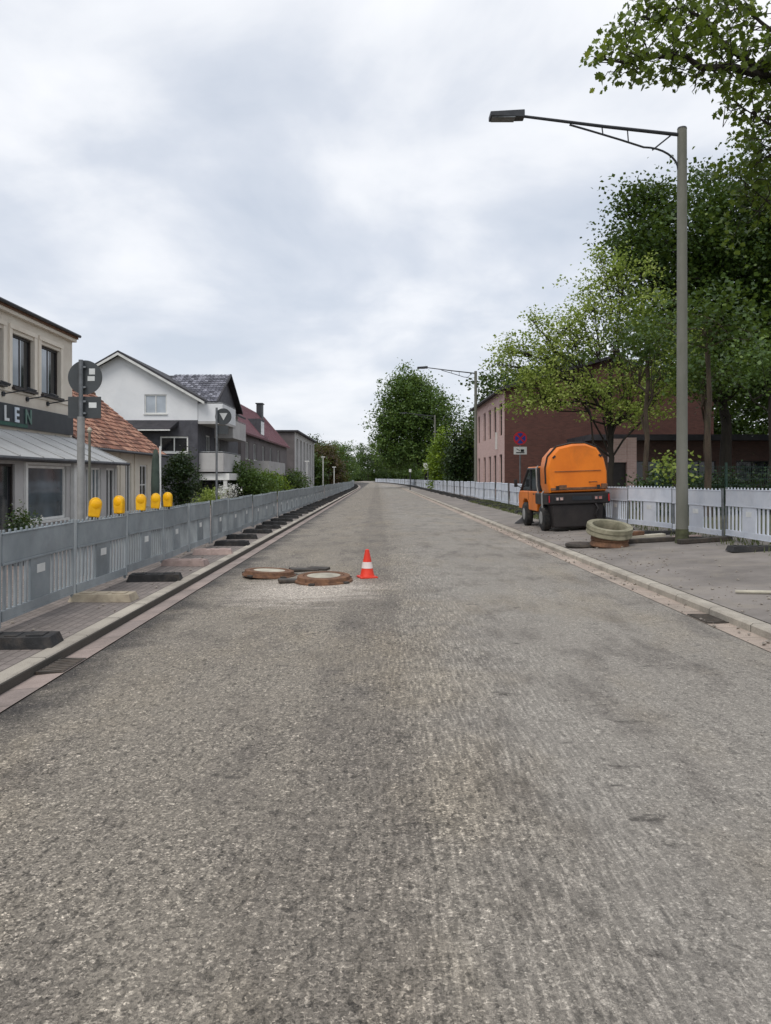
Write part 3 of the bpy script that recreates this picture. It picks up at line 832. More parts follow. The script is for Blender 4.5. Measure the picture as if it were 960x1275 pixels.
o = m.build('asphalt_chunk', MT['castiron'], loc=(-1.33, 13.9, zroad(-1.3) + .01), bevel=.015); tag(o, 'dark broken asphalt slab lying behind the two raised covers', 'rubble')
m = MB(); m.rbox((0, 0, .03), (.34, .22, .06), (0, .05, .2))
o = m.build('asphalt_chunk', MT['castiron'], loc=(-1.42, 12.35, zroad(-1.4) + .01), bevel=.02); tag(o, 'dark chunk of asphalt against the left side of the nearer cover', 'rubble')

# stack of manhole rings on the right pavement
def ring(name, ro, ri, h, mat, loc, tilt, lab, taper=.03):
    m = MB(); m.lathe([(ro, 0), (ro + .015, .02), (ro - taper, h * .55), (ro - taper + .02, h * .6), (ro - taper + .01, h), (ri, h), (ri - .03, h * .5), (ri, 0)], 44, closed=True)
    o = m.build(name, mat, loc=loc, smooth=True); o.rotation_euler = tilt
    tag(o, lab, 'manhole ring', 'manhole parts lying on the right pavement')
zz_ = zright(4.9)
ring('manhole_ring', .40, .30, .22, MT['rust'], (4.9, 16.3, zz_), (R(2), R(2), 0), 'rusty iron manhole ring at the bottom of the stack near the sweeper')
ring('manhole_ring', .46, .36, .2, MT['mossconcrete'], (4.9, 16.33, zz_ + .26), (R(13), R(3), 0), 'cream concrete manhole ring lying tilted on top of the rusty ring', -.0)
m = MB(); m.lathe([(0, 0), (.36, 0), (.375, .03), (.36, .07), (.3, .085), (0, .085)], 40)
o = m.build('manhole_plate', MT['castiron'], loc=(4.42, 16.6, zright(4.42)), smooth=True)
tag(o, 'flat dark round lid lying left of the concrete ring', 'manhole lid', 'manhole parts lying on the right pavement')
for k, (x, y, l, rz, z, mt, lb) in enumerate(((5.75, 17.4, 1.5, .1, 0, 'concrete', 'pale timber plank lying behind the concrete ring'), (5.75, 17.4, .5, .2, .09, 'rust', 'short reddish brick-coloured block on the pale plank'), (5.9, 16.6, 1.1, -.1, 0, 'castiron', 'dark kerb block lying left of the near lamp post'), (6.75, 15.9, 1.1, .05, 0, 'castiron', 'dark kerb block lying right of the near lamp post'), (6.65, 16.6, .6, .1, 0.0, 'rubberpink', 'pinkish block behind the near lamp post'))):
    m = MB(); m.rbox((0, 0, .05), (l, .2, .09))
    o = m.build('plank', MT[mt], loc=(x, y, zright(x) + z), bevel=.012); o.rotation_euler = (0, -.06, rz); tag(o, lb, 'block')

def grate(loc, lab, rz=0):
    r = empty('drain_grate', loc, rz)
    m = MB(); m.box(-.16, .16, -.27, -.25, 0, .034); m.box(-.16, .16, .25, .27, 0, .03); m.box(-.16, -.14, -.25, .25, 0, .03); m.box(.14, .16, -.25, .25, 0, .03)
    m.build('frame', MT['castiron'], r)
    m = MB()
    for k in range(7): m.rbox((0, -.205 + k * .068, .026), (.28, .034, .014), (0, 0, .25))
    m.build('bars', MT['grateiron'], r)
    m = MB(); m.box(-.15, .15, -.26, .26, .015, .0215); m.build('shaft_shade', MT['black'], r)  # flat black sheet under the bars, painted shade for the drain's depth
    r.scale = (.76, 1, 1)
    tag(r, lab, 'drain grate')
grate((-2.866, 7.0, -.046), 'slotted drain grate in the left gutter beside the near kerb')
grate((3.745, 8.75, .060), 'slotted drain grate in the right gutter near the picture edge')
m = MB(); m.tube([(4.55, 9.8, .235), (5.0, 9.55, .26), (5.6, 9.6, .30), (6.4, 9.5, .35), (7.3, 9.6, .41)], .022, 8)
tag(m.build('cable', MT['concrete'], smooth=True), 'thin pale pipe lying across the near right pavement', 'pipe')

# ------------------------------------------------------------------ sweeper
def sweeper():
    r = empty('street_sweeper', (5.42, 20.7, zright(5.1) - .0)); r.rotation_euler = (0, R(-2.0), R(0.5))
    org, blk_ = MT['orange'], MT['blackplastic']
    prof = [(-.76, 1.06), (-.81, 1.3), (-.81, 1.72), (-.74, 2.02), (-.5, 2.28), (-.1, 2.36), (.25, 2.36), (.55, 2.24), (.74, 1.95), (.81, 1.6), (.81, 1.25), (.76, 1.06)]
    def ringp(s, y, dz=0): return [(x * s, y, 1.06 + (z - 1.06) * s + dz) for x, z in prof]
    m = MB()
    rings = [ringp(.93, -.03, .03), ringp(.985, .02, .0), ringp(1.0, .10), ringp(1.0, .85), ringp(.93, 1.0)]
    n = len(prof); vs = [p for q in rings for p in q]; fs = []
    for i in range(len(rings) - 1):
        for k in range(n): fs.append((i * n + k, i * n + (k + 1) % n, (i + 1) * n + (k + 1) % n, (i + 1) * n + k))
    fs += [tuple(reversed(range(n))), tuple(range((len(rings) - 1) * n, len(rings) * n))]
    m.add(vs, fs); hp = m.build('hopper', org, r, smooth=True)
    m = MB()
    for k in range(1, n - 2):
        a, b = prof[k], prof[k + 1]
        m.tube([(a[0] * 1.015, .17, 1.06 + (a[1] - 1.06) * 1.02), (b[0] * 1.015, .17, 1.06 + (b[1] - 1.06) * 1.02)], .028, 6)
    m.build('seal', blk_, hp)
    m = MB(); m.box(-.74, .74, -.055, -.03, 1.12, 1.19); m.rbox((-.42, -.07, 1.2), (.2, .06, .12)); m.rbox((.7, -.05, 1.2), (.16, .1, .14)); m.build('ledge', MT['rust'], hp, bevel=.015)
    m = MB(); m.box(-.6, -.52, -.07, -.04, 1.13, 1.24); m.box(.5, .58, -.07, -.04, 1.13, 1.24); m.build('latch', blk_, hp)
    # rear bumper, lights, skirt
    m = MB(); m.box(-.84, .84, -.07, .6, .74, 1.04); m.build('rear_bumper', blk_, r, bevel=.03)
    for s in (-1, 1):
        m = MB(); m.box(s * .52 - .12, s * .52 + .12, -.09, -.065, .84, .95); tl = m.build('tail_light', MT['darkmetal'], r, bevel=.01)
        m = MB(); m.box(s * .52 - .09, s * .52 - .03, -.098, -.089, .86, .93); m.box(s * .52 + .01, s * .52 + .09, -.098, -.089, .86, .93); m.build('lens', MT['taillight'], tl)
    m = MB(); m.rbox((0.08, -.076, .9), (.52, .01, .11)); m.build('number_plate', MT['signdark'], r)
    m = MB(); m.loft([(-.72, -.02, .74), (.68, -.02, .74), (.68, .8, .74), (-.72, .8, .74)], [(-.66, .0, .12), (.62, .0, .12), (.62, .8, .12), (-.66, .8, .12)])
    m.build('skirt', MT['blackplastic'], r, bevel=.03)
    # chassis
    m = MB(); m.box(-.6, .6, .5, 3.9, .42, .74); m.build('chassis', blk_, r, bevel=.02)
    # wheels
    for s in (-1, 1):
        for y, rad in ((.72, .36), (3.1, .36)):
            m = MB()
            x0 = s * .64; x1 = s * .86
            m.tube([(x0, y, rad), (x0 + s * .03, y, rad), (x1 - s * .03, y, rad), (x1, y, rad)], [rad - .04, rad, rad, rad - .05], 28)
            wh = m.build('wheel', MT['rubber'], r, smooth=True)
            m = MB(); m.tube([(x1 - s * .02, y, rad), (x1 + s * .01, y, rad)], [.2, .17], 20); m.build('rim', MT['galvmatte'], wh, smooth=True)
    # fender + side panel of the middle
    for s in (-1, 1):
        m = MB(); m.box(s * .70, s * .84, .42, 1.5, .72, 1.04); m.build('rear_fender', blk_, r, bevel=.03)
    # cab
    def cabring(x, pts): return [(x, y, z) for y, z in pts]
    low = [(1.25, .74), (1.25, 1.08), (4.02, 1.06), (4.22, .9), (4.2, .5), (3.55, .5), (3.5, .72), (3.3, .82), (2.9, .82), (2.7, .72), (2.66, .5), (1.5, .5), (1.4, .74)]
    m = MB(); m.loft(cabring(-.80, low), cabring(.80, low)); m.build('cab_body', org, r, bevel=.03)
    gl = [(1.25, 1.08), (1.28, 1.72), (2.75, 1.74), (4.0, 1.06)]
    m = MB(); m.loft(cabring(-.74, gl), cabring(.74, gl)); gg = m.build('cab_glass', MT['glasscab'], r)
    for s in (-1, 1):
        m = MB()
        x = s * .755
        m.tube([(x, 4.02, 1.06), (x * .99, 2.77, 1.74)], .03, 6); m.tube([(x, 2.77, 1.74), (x, 1.3, 1.73)], .03, 6)
        m.tube([(x, 1.3, 1.73), (x, 1.26, 1.08)], .035, 6); m.tube([(x, 2.5, 1.06), (x, 2.4, 1.74)], .022, 6)
        m.build('pillar', MT['darkmetal'], gg)
    m = MB(); m.box(-.76, .76, 1.27, 2.77, 1.74, 1.79); m.build('cab_roof', org, r, bevel=.025)
    for s in (-1, 1):
        m = MB(); m.rbox((s * .93, 3.9, 1.3), (.10, .06, .24)); m.tube([(s * .76, 3.9, 1.15), (s * .93, 3.9, 1.25)], .015, 6); m.build('mirror', blk_, r, bevel=.01)
    m = MB(); m.tube([(-.82, 1.12, 1.0), (-.86, 1.12, 1.25), (-.86, 1.12, 1.75), (-.8, 1.12, 1.8)], .02, 8); m.build('grab_rail', MT['galvmatte'], r, smooth=True)
    m = MB(); m.tube([(-.86, .28, .62), (-.93, .2, .66), (-.93, .2, 1.05), (-.86, .28, 1.1)], .022, 8)
    m.build('grab_rail', MT['galvmatte'], r, smooth=True)
    m = MB(); m.tube([(.5, 2.3, 1.79), (.5, 2.3, 1.85), (.5, 2.3, 1.93)], [.07, .07, .05], 14); m.build('beacon', MT['amber'], r, smooth=True)
    for s in (-1, 1):
        m = MB(); m.lathe([(.0, .2), (.08, .2), (.14, .14), (.3, .03), (.32, .0), (.0, .02)], 24, (s * .62, 4.25, 0)); m.build('brush', MT['blackplastic'], r)
    m = MB(); m.box(-.62, .62, -.052, -.032, 1.62, 1.632); m.build('panel_seam', MT['rust'], hp)
    m = MB(); m.tube([(.3, -.02, 1.32), (.3, -.08, 1.32), (.5, -.08, 1.32), (.5, -.02, 1.32)], .012, 6); m.build('handle', blk_, hp)
    for s in (-1, 1):
        m = MB(); m.rbox((s * .62, -.035, 2.02), (.09, .02, .05), (0, s * .7, 0)); m.build('hinge', blk_, hp)
        m = MB(); m.box(s * .80 - .012, s * .80 + .012, -.1, -.078, .8, .99); m.build('reflector', MT['red'], r)
        m = MB(); m.box(s * .805 - .004, s * .805 + .004, 1.75, 1.95, .98, 1.01); m.build('door_handle', blk_, r)
        m = MB(); m.box(s * .802 - .003, s * .802 + .003, 2.62, 2.635, .8, 1.06); m.build('door_seam', blk_, r)
    m = MB(); m.tube([(.45, -.05, .74), (.5, -.1, .62), (.42, -.09, .45), (.5, -.03, .3)], .028, 8); m.build('hose', blk_, r, smooth=True)
    tag(r, 'orange street sweeper with black rear bumper parked on the right pavement', 'street sweeper')
sweeper()

# ------------------------------------------------------------------ trees
def leaf_template(kind):
    if kind == 'quad':
        return np.array([(0, 0, 0), (.42, .45, .10), (0, 1.05, 0), (-.42, .45, .10)], float), [(0, 1, 2, 3)]
    if kind == 'lobed':
        pts = [(0, 0), (.20, .10), (.12, .22), (.46, .30), (.34, .46), (.62, .66), (.34, .72), (.26, .95), (0, 1.15),
               (-.26, .95), (-.34, .72), (-.62, .66), (-.34, .46), (-.46, .30), (-.12, .22), (-.20, .10)]
        v = np.array([(x, y, .18 * abs(x)) for x, y in pts], float)
        # two halves folded along the midrib
        return v, [tuple(range(0, 9)), (0,) + tuple(range(8, 16))]
    raise KeyError

def leaves_mesh(name, pos, size, mat, parent, rng, kind='quad', up=.5, droop=0):
    T, F = leaf_template(kind)
    n = len(pos)
    nrm = rng.normal(size=(n, 3)); nrm[:, 2] = np.abs(nrm[:, 2]) * .6 + up * 1.3
    nrm /= np.linalg.norm(nrm, axis=1)[:, None]
    t = rng.normal(size=(n, 3)); t[:, 2] -= droop
    t -= nrm * (t * nrm).sum(1)[:, None]
    t /= np.linalg.norm(t, axis=1)[:, None] + 1e-9
    b = np.cross(nrm, t)
    s = size * rng.uniform(.6, 1.3, n)
    V = pos[:, None, :] + s[:, None, None] * (T[None, :, 0, None] * b[:, None, :] + T[None, :, 1, None] * t[:, None, :] + T[None, :, 2, None] * nrm[:, None, :])
    k = len(T)
    V = V.reshape(-1, 3)
    me = bpy.data.meshes.new(name)
    nv = len(V); loops = []; starts = []; totals = []
    base = (np.arange(n) * k)
    F_l = [np.array(f) for f in F]
    lp_ = np.concatenate([np.concatenate([(base[:, None] + f[None, :]) for f in F_l], 1)], 0)  # n x sum
    per = [len(f) for f in F_l]
    me.vertices.add(nv); me.vertices.foreach_set('co', V.ravel())
    me.loops.add(lp_.size); me.loops.foreach_set('vertex_index', lp_.ravel().astype(np.int32))
    tot = np.tile(np.array(per), n); st = np.concatenate([[0], np.cumsum(tot)[:-1]])
    me.polygons.add(len(tot)); me.polygons.foreach_set('loop_start', st.astype(np.int32)); me.polygons.foreach_set('loop_total', tot.astype(np.int32))
    me.update(calc_edges=True); me.validate()
    me.materials.append(mat)
    o = bpy.data.objects.new(name, me); COL.objects.link(o)
    if parent: o.parent = parent
    return o

def wig(a, b, rng, n=5, amp=.08):
    a = np.array(a, float); b = np.array(b, float); L = np.linalg.norm(b - a)
    pts = []
    for i in range(n + 1):
        t = i / n
        p = a + (b - a) * t
        if 0 < i < n: p = p + rng.normal(size=3) * amp * L * math.sin(math.pi * t)
        pts.append(tuple(p))
    return pts

def tree(name, label, cat, base, blobs, trunk_h, trunk_r, lpc, clump_r, leaf, mat, seed, bark=None, group=None, kind='quad', shell=2.4, twigs=14, up=.5, lean=(0, 0), flat=.7, cr=None, thin=1.0):
    rng = np.random.default_rng(seed)
    r = empty(name, base)
    tag(r, label, cat, group)
    bark = bark or MT['bark']
    top = np.array([lean[0], lean[1], trunk_h])
    tm = MB()
    path = wig((0, 0, -.1), top, rng, 6, .009)
    rad = [trunk_r * (1.25 if i == 0 else 1 - .09 * i) for i in range(len(path))]
    tm.tube(path, rad, 10)
    P = []
    for (cx, cy, cz, rx, ry, rz_, nc) in blobs:
        c = np.array([cx, cy, cz]); rr = np.array([rx, ry, rz_])
        d = rng.normal(size=(nc, 3)); d /= np.linalg.norm(d, axis=1)[:, None]
        u = rng.random(nc) ** (1 / shell)
        # uneven outline
        ph = rng.uniform(0, 6.28, 6)
        wob = 1 + .14 * np.sin(3 * np.arctan2(d[:, 1], d[:, 0]) + ph[0]) + .12 * np.sin(4 * d[:, 2] + ph[1]) + .08 * rng.normal(size=nc)
        cc = c + d * rr * (u * wob)[:, None]
        st = path[min(len(path) - 1, 3 + rng.integers(0, 4))]
        limb = wig(st, c, rng, 5, .07)
        lr = max(.03, trunk_r * .5 * thin)
        tm.tube(limb, [lr * (1 - .13 * i) for i in range(len(limb))], 7)
        for k in range(min(twigs, nc)):
            s0 = limb[2 + int(rng.integers(0, 4))]
            tw = wig(s0, cc[k], rng, 4, .08)
            tm.tube(tw, [lr * .42, lr * .32, lr * .24, lr * .16, lr * .08], 5)
        npc = np.maximum(3, rng.poisson(lpc, nc))
        crr = (cr or clump_r) * rng.uniform(.6, 1.35, nc)
        idx = np.repeat(np.arange(nc), npc)
        off = rng.normal(size=(len(idx), 3)) * crr[idx][:, None]
        off[:, 2] *= flat
        P.append(cc[idx] + off)
    P = np.concatenate(P)
    P = P[P[:, 2] > .1]
    tm.build('trunk', bark, r, smooth=True)
    leaves_mesh('crown', P, leaf, mat, r, rng, kind, up)
    return r

GR = 'trees behind the right-hand fence'
# big dark trees on the right
def grown(bl, k): return [(a * k, b_ * k, c * k, d * k, e * k, f * k, n_) for a, b_, c, d, e, f, n_ in bl]
tree('broadleaf_tree', 'large dark broadleaf tree rising behind the near lamp post', 'tree', (17.4, 38.5, .45),
     grown([(-.7, 0, 8.1, 3.3, 2.8, 3.3, 400), (2.0, .5, 8.8, 3.4, 3, 3.2, 300), (-.5, -.3, 5.2, 2.9, 2.2, 1.8, 200), (2.8, -.3, 5.2, 3.0, 2.4, 2.0, 210), (-2.9, 0, 8.6, 1.3, 1.2, .8, 50), (-2.6, 0, 10.2, 1.0, 1.0, .8, 36)], 1.48),
     7.5, .34, 60, .50, .19, MT['leafdark'], 11, MT['barkdark'], GR, shell=2.0)
tree('broadleaf_tree', 'dark broadleaf tree at the right picture edge behind the lamp post', 'tree', (23.6, 39.5, .45),
     grown([(-1, 0, 9.2, 4, 3, 3.8, 380), (1.5, 0, 6.4, 4, 2.8, 3.0, 280), (-1.0, -.6, 5.0, 3.2, 2.4, 2.0, 210)], 1.45),
     7.5, .38, 56, .55, .21, MT['leafdark'], 12, MT['barkdark'], GR, shell=2.0)
for k, (x, y, h) in enumerate(((24.5, 58, 10), (31, 58, 12), (37, 60, 12), (44, 60, 12), (30, 36, 9))):
    tree('broadleaf_tree', ['dark tree rising over the roof of the brown annex, leftmost one', 'dark tree behind the brown annex, second from the brick gable', 'dark tree behind the right end of the brown annex', 'farthest right dark tree behind the brown annex', 'dark bushy tree right of the lamp post beside the brown annex'][k], 'tree', (x, y, .4),
         [(0, 0, h * .62, 4.6, 3.5, h * .42, 250), (1, -.5, h * .3, 4.2, 3, h * .3, 170)], h * .5, .25, 34, .55, .27, MT['leafdark'], 120 + k, MT['barkdark'], 'dark trees round the brown annex')
tree('broadleaf_tree', 'mid-green tree low behind the dark trees at the right edge', 'tree', (14.0, 27.5, .45),
     [(0, 0, 5.2, 1.6, 1.6, 1.3, 60)], 4.2, .10, 30, .35, .15, MT['leafmid'], 13, MT['barkdark'], GR)
for k, (x, y, h, lb) in enumerate(((10.3, 24.0, 5.6, 'slim dark tree trunk just right of the near lamp post'), (13.2, 31, 5, 'slender tree standing before the brown annex'), (9.6, 27.5, 5.4, 'slender tree left of the near lamp post behind the fence'))):
    tree('slender_tree', lb, 'tree', (x, y, .45), [(0, 0, h + .6, 1.8, 1.8, 1.2, 42)], h, .12, 30, .36, .15, MT['leafdark'], 20 + k, MT['bark'], GR)
# lighter loose tree in front of the brick house
tree('street_tree', 'light green loose-crowned tree in front of the dark brick gable', 'tree', (10.3, 34, .4),
     [(-2.6, 0, 6.9, 1.8, 1.6, 1.3, 74), (-.7, .2, 8.7, 1.9, 1.8, 2.0, 105), (1.2, 0, 8.6, 2.0, 1.9, 2.1, 110), (-3.5, 0, 5.6, 1.5, 1.4, .9, 46), (-1.0, 0, 5.2, 2.2, 1.8, 1.0, 80), (1.8, -.3, 5.4, 2.2, 2, 1.2, 90), (-1.9, 0, 7.9, 1.3, 1.3, .9, 34), (-4.4, .3, 7.0, 1.0, 1, .7, 20), (.2, 0, 10.5, .8, .8, .9, 20), (-.5, 0, 11.0, .4, .4, .5, 7), (-5.1, 0, 6.3, .6, .6, .4, 9), (-3.3, -.4, 4.7, 1.5, 1.2, .7, 40), (.4, -.5, 4.2, 1.8, 1.4, .7, 40), (2.9, -.3, 7.0, 1.3, 1.4, 1.2, 50), (-3.4, 0, 8.1, .8, .8, .5, 12)],
     4.3, .17, 27, .23, .125, MT['leaflight'], 31, MT['barkdark'], GR, shell=1.8, twigs=24, thin=.6)
# garden plants right
tree('young_shrub', 'small pale-leaved shrub behind the fence left of the near lamp post', 'shrub', (8.85, 23, .4), [(0, 0, 1.5, .75, .5, .45, 26)], 1.0, .03, 9, .16, .12, MT['leaflight'], 35, twigs=16)
tree('hedge_shrub', 'dark shrub between the brick portal and the lamp post', 'shrub', (10.6, 27, .4), [(0, 0, 1.1, 1.2, .8, .8, 60)], .8, .04, 24, .25, .11, MT['leafdark'], 36)
# trees behind the brick house
GB = 'trees around the brick house'
tree('broadleaf_tree', 'dark tree rising behind the pink brick facade', 'tree', (12.0, 74, .3), [(.2, 0, 8.8, 2.8, 3, 3.0, 150), (-1.6, 0, 6, 2.4, 3, 2.6, 110), (4, 0, 10, 3.4, 3.5, 3.0, 120)], 6, .3, 30, .55, .3, MT['leafdark'], 41, MT['barkdark'], GB)
tree('conifer_hedge', 'dark conifer hedge between the lime hedge and pink facade', 'hedge', (8.3, 76, .3), [(0, 0, 3.5, 1.6, 1.6, 3.6, 190), (-.5, -1, 2.0, 1.5, 1.2, 2.2, 110)], 4, .15, 30, .4, .22, MT['leafcon'], 42, MT['barkdark'], GB)
tree('tall_hedge', 'lime green tall hedge behind the white fence beside the brick house', 'hedge', (7.3, 84, .3), [(0, 0, 3.3, 1.3, 1.5, 3.3, 180), (-.6, 1, 2.5, 1.2, 1.2, 2.4, 100)], 4, .12, 28, .38, .22, MT['leaflime'], 43, MT['bark'], GB)
tree('broadleaf_tree', 'tree behind the brick house gable seen through the light tree', 'tree', (19, 72, .3), [(0, 0, 10, 5, 4, 4.5, 220), (5, 0, 9, 5, 4, 4, 200)], 6, .3, 30, .6, .32, MT['leafdark'], 44, MT['barkdark'], GB)
# the big rounded tree at the end of the street and its neighbours
GE = 'trees at the far end of the street'
tree('broadleaf_tree', 'biggest round tree closing the view at the end of the street', 'tree', (7.8, 122, .1),
     [(-3.0, 0, 13.0, 4.6, 4.6, 5.2, 330), (.4, 0, 11.4, 4.7, 4.5, 5.0, 290), (-5.4, 0, 8.8, 3.7, 4, 4.0, 210), (.8, 0, 6.2, 4, 4, 3.2, 160), (-4.8, 0, 5.0, 3.4, 3.6, 2.2, 130), (-3.0, 0, 16.2, 2.4, 2.4, 1.9, 70)],
     6.5, .45, 34, .62, .34, MT['leafmid'], 51, MT['barkdark'], GE, shell=2.6)
tree('broadleaf_tree', 'dark tree right of the biggest round tree at the street end', 'tree', (11.8, 118, .1), [(0, 0, 4, 3.2, 3.6, 3.2, 190), (2, 0, 5.0, 3, 3, 3, 120)], 5, .3, 30, .6, .34, MT['leafdark'], 52, MT['barkdark'], GE)
for k, (x, y, h, w_, mt, lb) in enumerate((
        (-11.5, 215, 12.0, 5.6, 'leafmid', 'mid-green tree left of the biggest tree at the street end'),
        (-10.4, 142, 7.6, 3.8, 'leafred', 'reddish-brown tree left of the road at the street end'),
        (-13.5, 150, 9.0, 4.6, 'leafdark', 'dark tree right of the far grey block'),
        (-16, 200, 11.5, 5.5, 'leafcon', 'darkest tree behind the reddish tree at the street end'),
        (-4, 325, 17, 10.0, 'leafdark', 'dark tree filling the gap where the road bends away'),
        (8.5, 225, 13, 6.5, 'leafmid', 'tree far behind the biggest tree at the street end'),
        (-12.5, 132, 5.6, 3.0, 'leafdark', 'low dark tree next to the far grey block'))):
    tree('broadleaf_tree', lb, 'tree', (x, y, 0), [(0, 0, h * .66, w_, w_, h * .36, 190), (w_ * .3, 0, h * .34, w_ * .9, w_, h * .36, 170)], h * .5, .25, 30, .55, .36, MT[mt], 60 + k, MT['barkdark'], GE)
tree('far_wood', None, None, (0, 350, 0), [(x, 0, 7.5, 12, 5, 7.5, 110) for x in range(-120, 150, 16)] + [(x, -12, 2.2, 11, 4, 2.6, 70) for x in range(-120, 150, 14)], 3, .3, 30, 1.3, .9, MT['leafdark'], 80, MT['barkdark'])
for o in COL.objects:
    if o.name == 'far_wood': o['kind'] = 'stuff'

# near tree whose boughs reach into the picture from the right
def overhang():
    rng = np.random.default_rng(5)
    r = empty('oak_tree', (10.6, 12.6, .5))
    tag(r, 'near tree whose leafy boughs hang into the top right corner', 'tree', )
    O = np.array([10.6, 12.6, .5])
    def px(x, y, d):   # metres east / up for a bough sighted at distance d
        return np.array([(x - 470) / 960 * d, d, CAMZ + (595 - y) / 960 * d]) - O
    tm = MB()
    tm.tube(wig((0, 0, -.1), (-.5, .2, 6.6), rng, 6, .02), [.36, .3, .28, .26, .24, .22, .2], 12)
    tm.tube(wig((-.5, .2, 6.4), (1.2, .4, 12), rng, 6, .04), [.2, .17, .14, .11, .08, .05, .03], 8)
    boughs = [
        ([px(1180, 130, 12.4), px(1040, 112, 12.2), px(960, 98, 12.0), px(915, 84, 11.9), px(872, 84, 11.8), px(856, 72, 11.7), px(815, 70, 11.6), px(778, 78, 11.5), px(740, 72, 11.4)], .085),
        ([px(960, 98, 12.0), px(925, 72, 12.1), px(895, 50, 12.2), px(872, 22, 12.3), px(850, 8, 12.4), px(820, -20, 12.4)], .06),
        ([px(850, 24, 12.3), px(815, 25, 12.2), px(800, 20, 12.1), px(786, 28, 12.0)], .022),
        ([px(1040, 112, 12.2), px(990, 60, 12.6), px(950, 30, 12.8), px(925, 8, 12.8), px(900, -30, 12.8)], .05),
        ([px(1180, 130, 12.4), px(1080, 170, 12.2), px(1000, 178, 12.1), px(950, 150, 12.0), px(918, 130, 12.0)], .045),
        ([px(1000, 178, 12.1), px(965, 190, 12.2), px(940, 205, 12.3)], .025),
        ([px(1080, 170, 12.2), px(1010, 235, 12.4), px(960, 255, 12.6), px(925, 225, 12.6)], .03),
    ]
    st0 = np.array([-.5, .2, 6.5])
    tm.tube([tuple(st0), tuple((st0 + boughs[0][0][0]) / 2 + np.array([0, 0, .2])), tuple(boughs[0][0][0])], [.2, .13, .09], 8)
    P = []
    def inside(W):
        u = W[0] / W[1]; v = (W[2] - CAMZ) / W[1]
        return u > .272 + .05 * min(1, max(0, (v - .555) / .05)) and (v > .512 or u > .44)
    dens = [.036, .034, .04, .036, .036, .04, .04]
    for (pts, rad), dn in zip(boughs, dens):
        tm.tube([tuple(p) for p in pts], [rad * (1 - .85 * i / (len(pts) - 1)) for i in range(len(pts))], 7)
        A = np.array(pts); L = np.linalg.norm(np.diff(A, axis=0), axis=1)
        for i in range(len(L)):
            for _ in range(max(2, int(L[i] / dn))):
                p = A[i] + (A[i + 1] - A[i]) * rng.random()
                q = p + rng.normal(size=3) * np.array([.30, .34, .22]) + np.array([-.06, 0, .05])
                if not inside(q + O): continue
                tw = wig(p, q, rng, 3, .12); tm.tube(tw, [.012, .009, .007, .005], 4)
                nl = int(rng.integers(8, 18))
                P.append(q + rng.normal(size=(nl, 3)) * np.array([.095, .1, .075]))
    # a few bare twigs hanging down
    for x, y in ((866, 108), (884, 104), (835, 92)):
        a = px(x + 8, y - 28, 11.7); b = px(x - 4, y + 6, 11.7)
        tm.tube(wig(a, b, rng, 4, .1), [.015, .012, .010, .008, .006], 4)
        P.append(b + rng.normal(size=(4, 3)) * .05)
    # rest of the crown, above and right of the picture
    for c, n_ in (((0, 0, 11), 60), ((2, 0, 9.5), 50), ((-1, 1, 13), 50)):
        for _ in range(n_):
            q = np.array(c) + rng.normal(size=3) * np.array([1.3, 1.6, 1.1])
            if q[0] < -2.8: continue
            P.append(q + rng.normal(size=(26, 3)) * .32)
    P = np.concatenate(P)
    # ragged outer limit of the bough (metres, from the trunk): leaves end where the twigs end
    W = P + O
    u = W[:, 0] / W[:, 1]; v = (W[:, 2] - CAMZ) / W[:, 1]
    keep = (u > .262 + .05 * np.clip((v - .56) / .06, 0, 1)) & ((v > .50) | (u > .43))
    P = P[keep]
    tm.build('trunk', MT['barkdark'], r, smooth=True)
    leaves_mesh('crown', P, .092, MT['leafoak'], r, rng, 'lobed', up=.35, droop=.7)
overhang()

# left shrubs
GS = 'shrubs in the front gardens on the left'
tree('conifer_shrub', 'dense dark rounded conifer beside the orange-roofed cottage', 'shrub', (-9.3, 36.5, .05), [(0, 0, 1.5, .85, .8, 1.45, 200)], 1.2, .1, 34, .16, .10, MT['leafcon'], 91, MT['barkdark'], GS, shell=3)
tree('garden_shrub', 'wide green shrub before the white balconies', 'shrub', (-8.7, 49, .05), [(0, 0, 1.5, 1.4, 1.2, 1.3, 150), (1.0, 1, 1.1, 1.3, 1, 1.0, 90)], 1, .08, 30, .26, .13, MT['leafmid'], 92, None, GS)
tree('garden_shrub', 'low yellowish shrub right of the wide green shrub', 'shrub', (-8.2, 57, .05), [(0, 0, 1.1, 1.5, 1.2, 1.0, 110)], .8, .06, 28, .26, .14, MT['leaflime'], 93, None, GS)
tree('garden_shrub', 'low grey-green shrub under the garage balcony', 'shrub', (-9.0, 41, .05), [(0, 0, .6, 1.0, .7, .5, 60)], .4, .04, 22, .18, .1, MT['leaflight'], 94, None, GS)
tree('garden_shrub', 'dark hedge bush before the grey block', 'shrub', (-8.6, 78, .05), [(0, 0, 1.2, 1.6, 3, 1.2, 130)], .8, .06, 26, .3, .18, MT['leafdark'], 95, None, GS)
tree('flowering_shrub', 'low shrub covered in white blossom behind the left fence', 'shrub', (-7.3, 37.5, .05), [(0, 0, .95, .55, .5, .28, 40)], .5, .03, 16, .12, .07, MT['petal'], 96, None, GS)

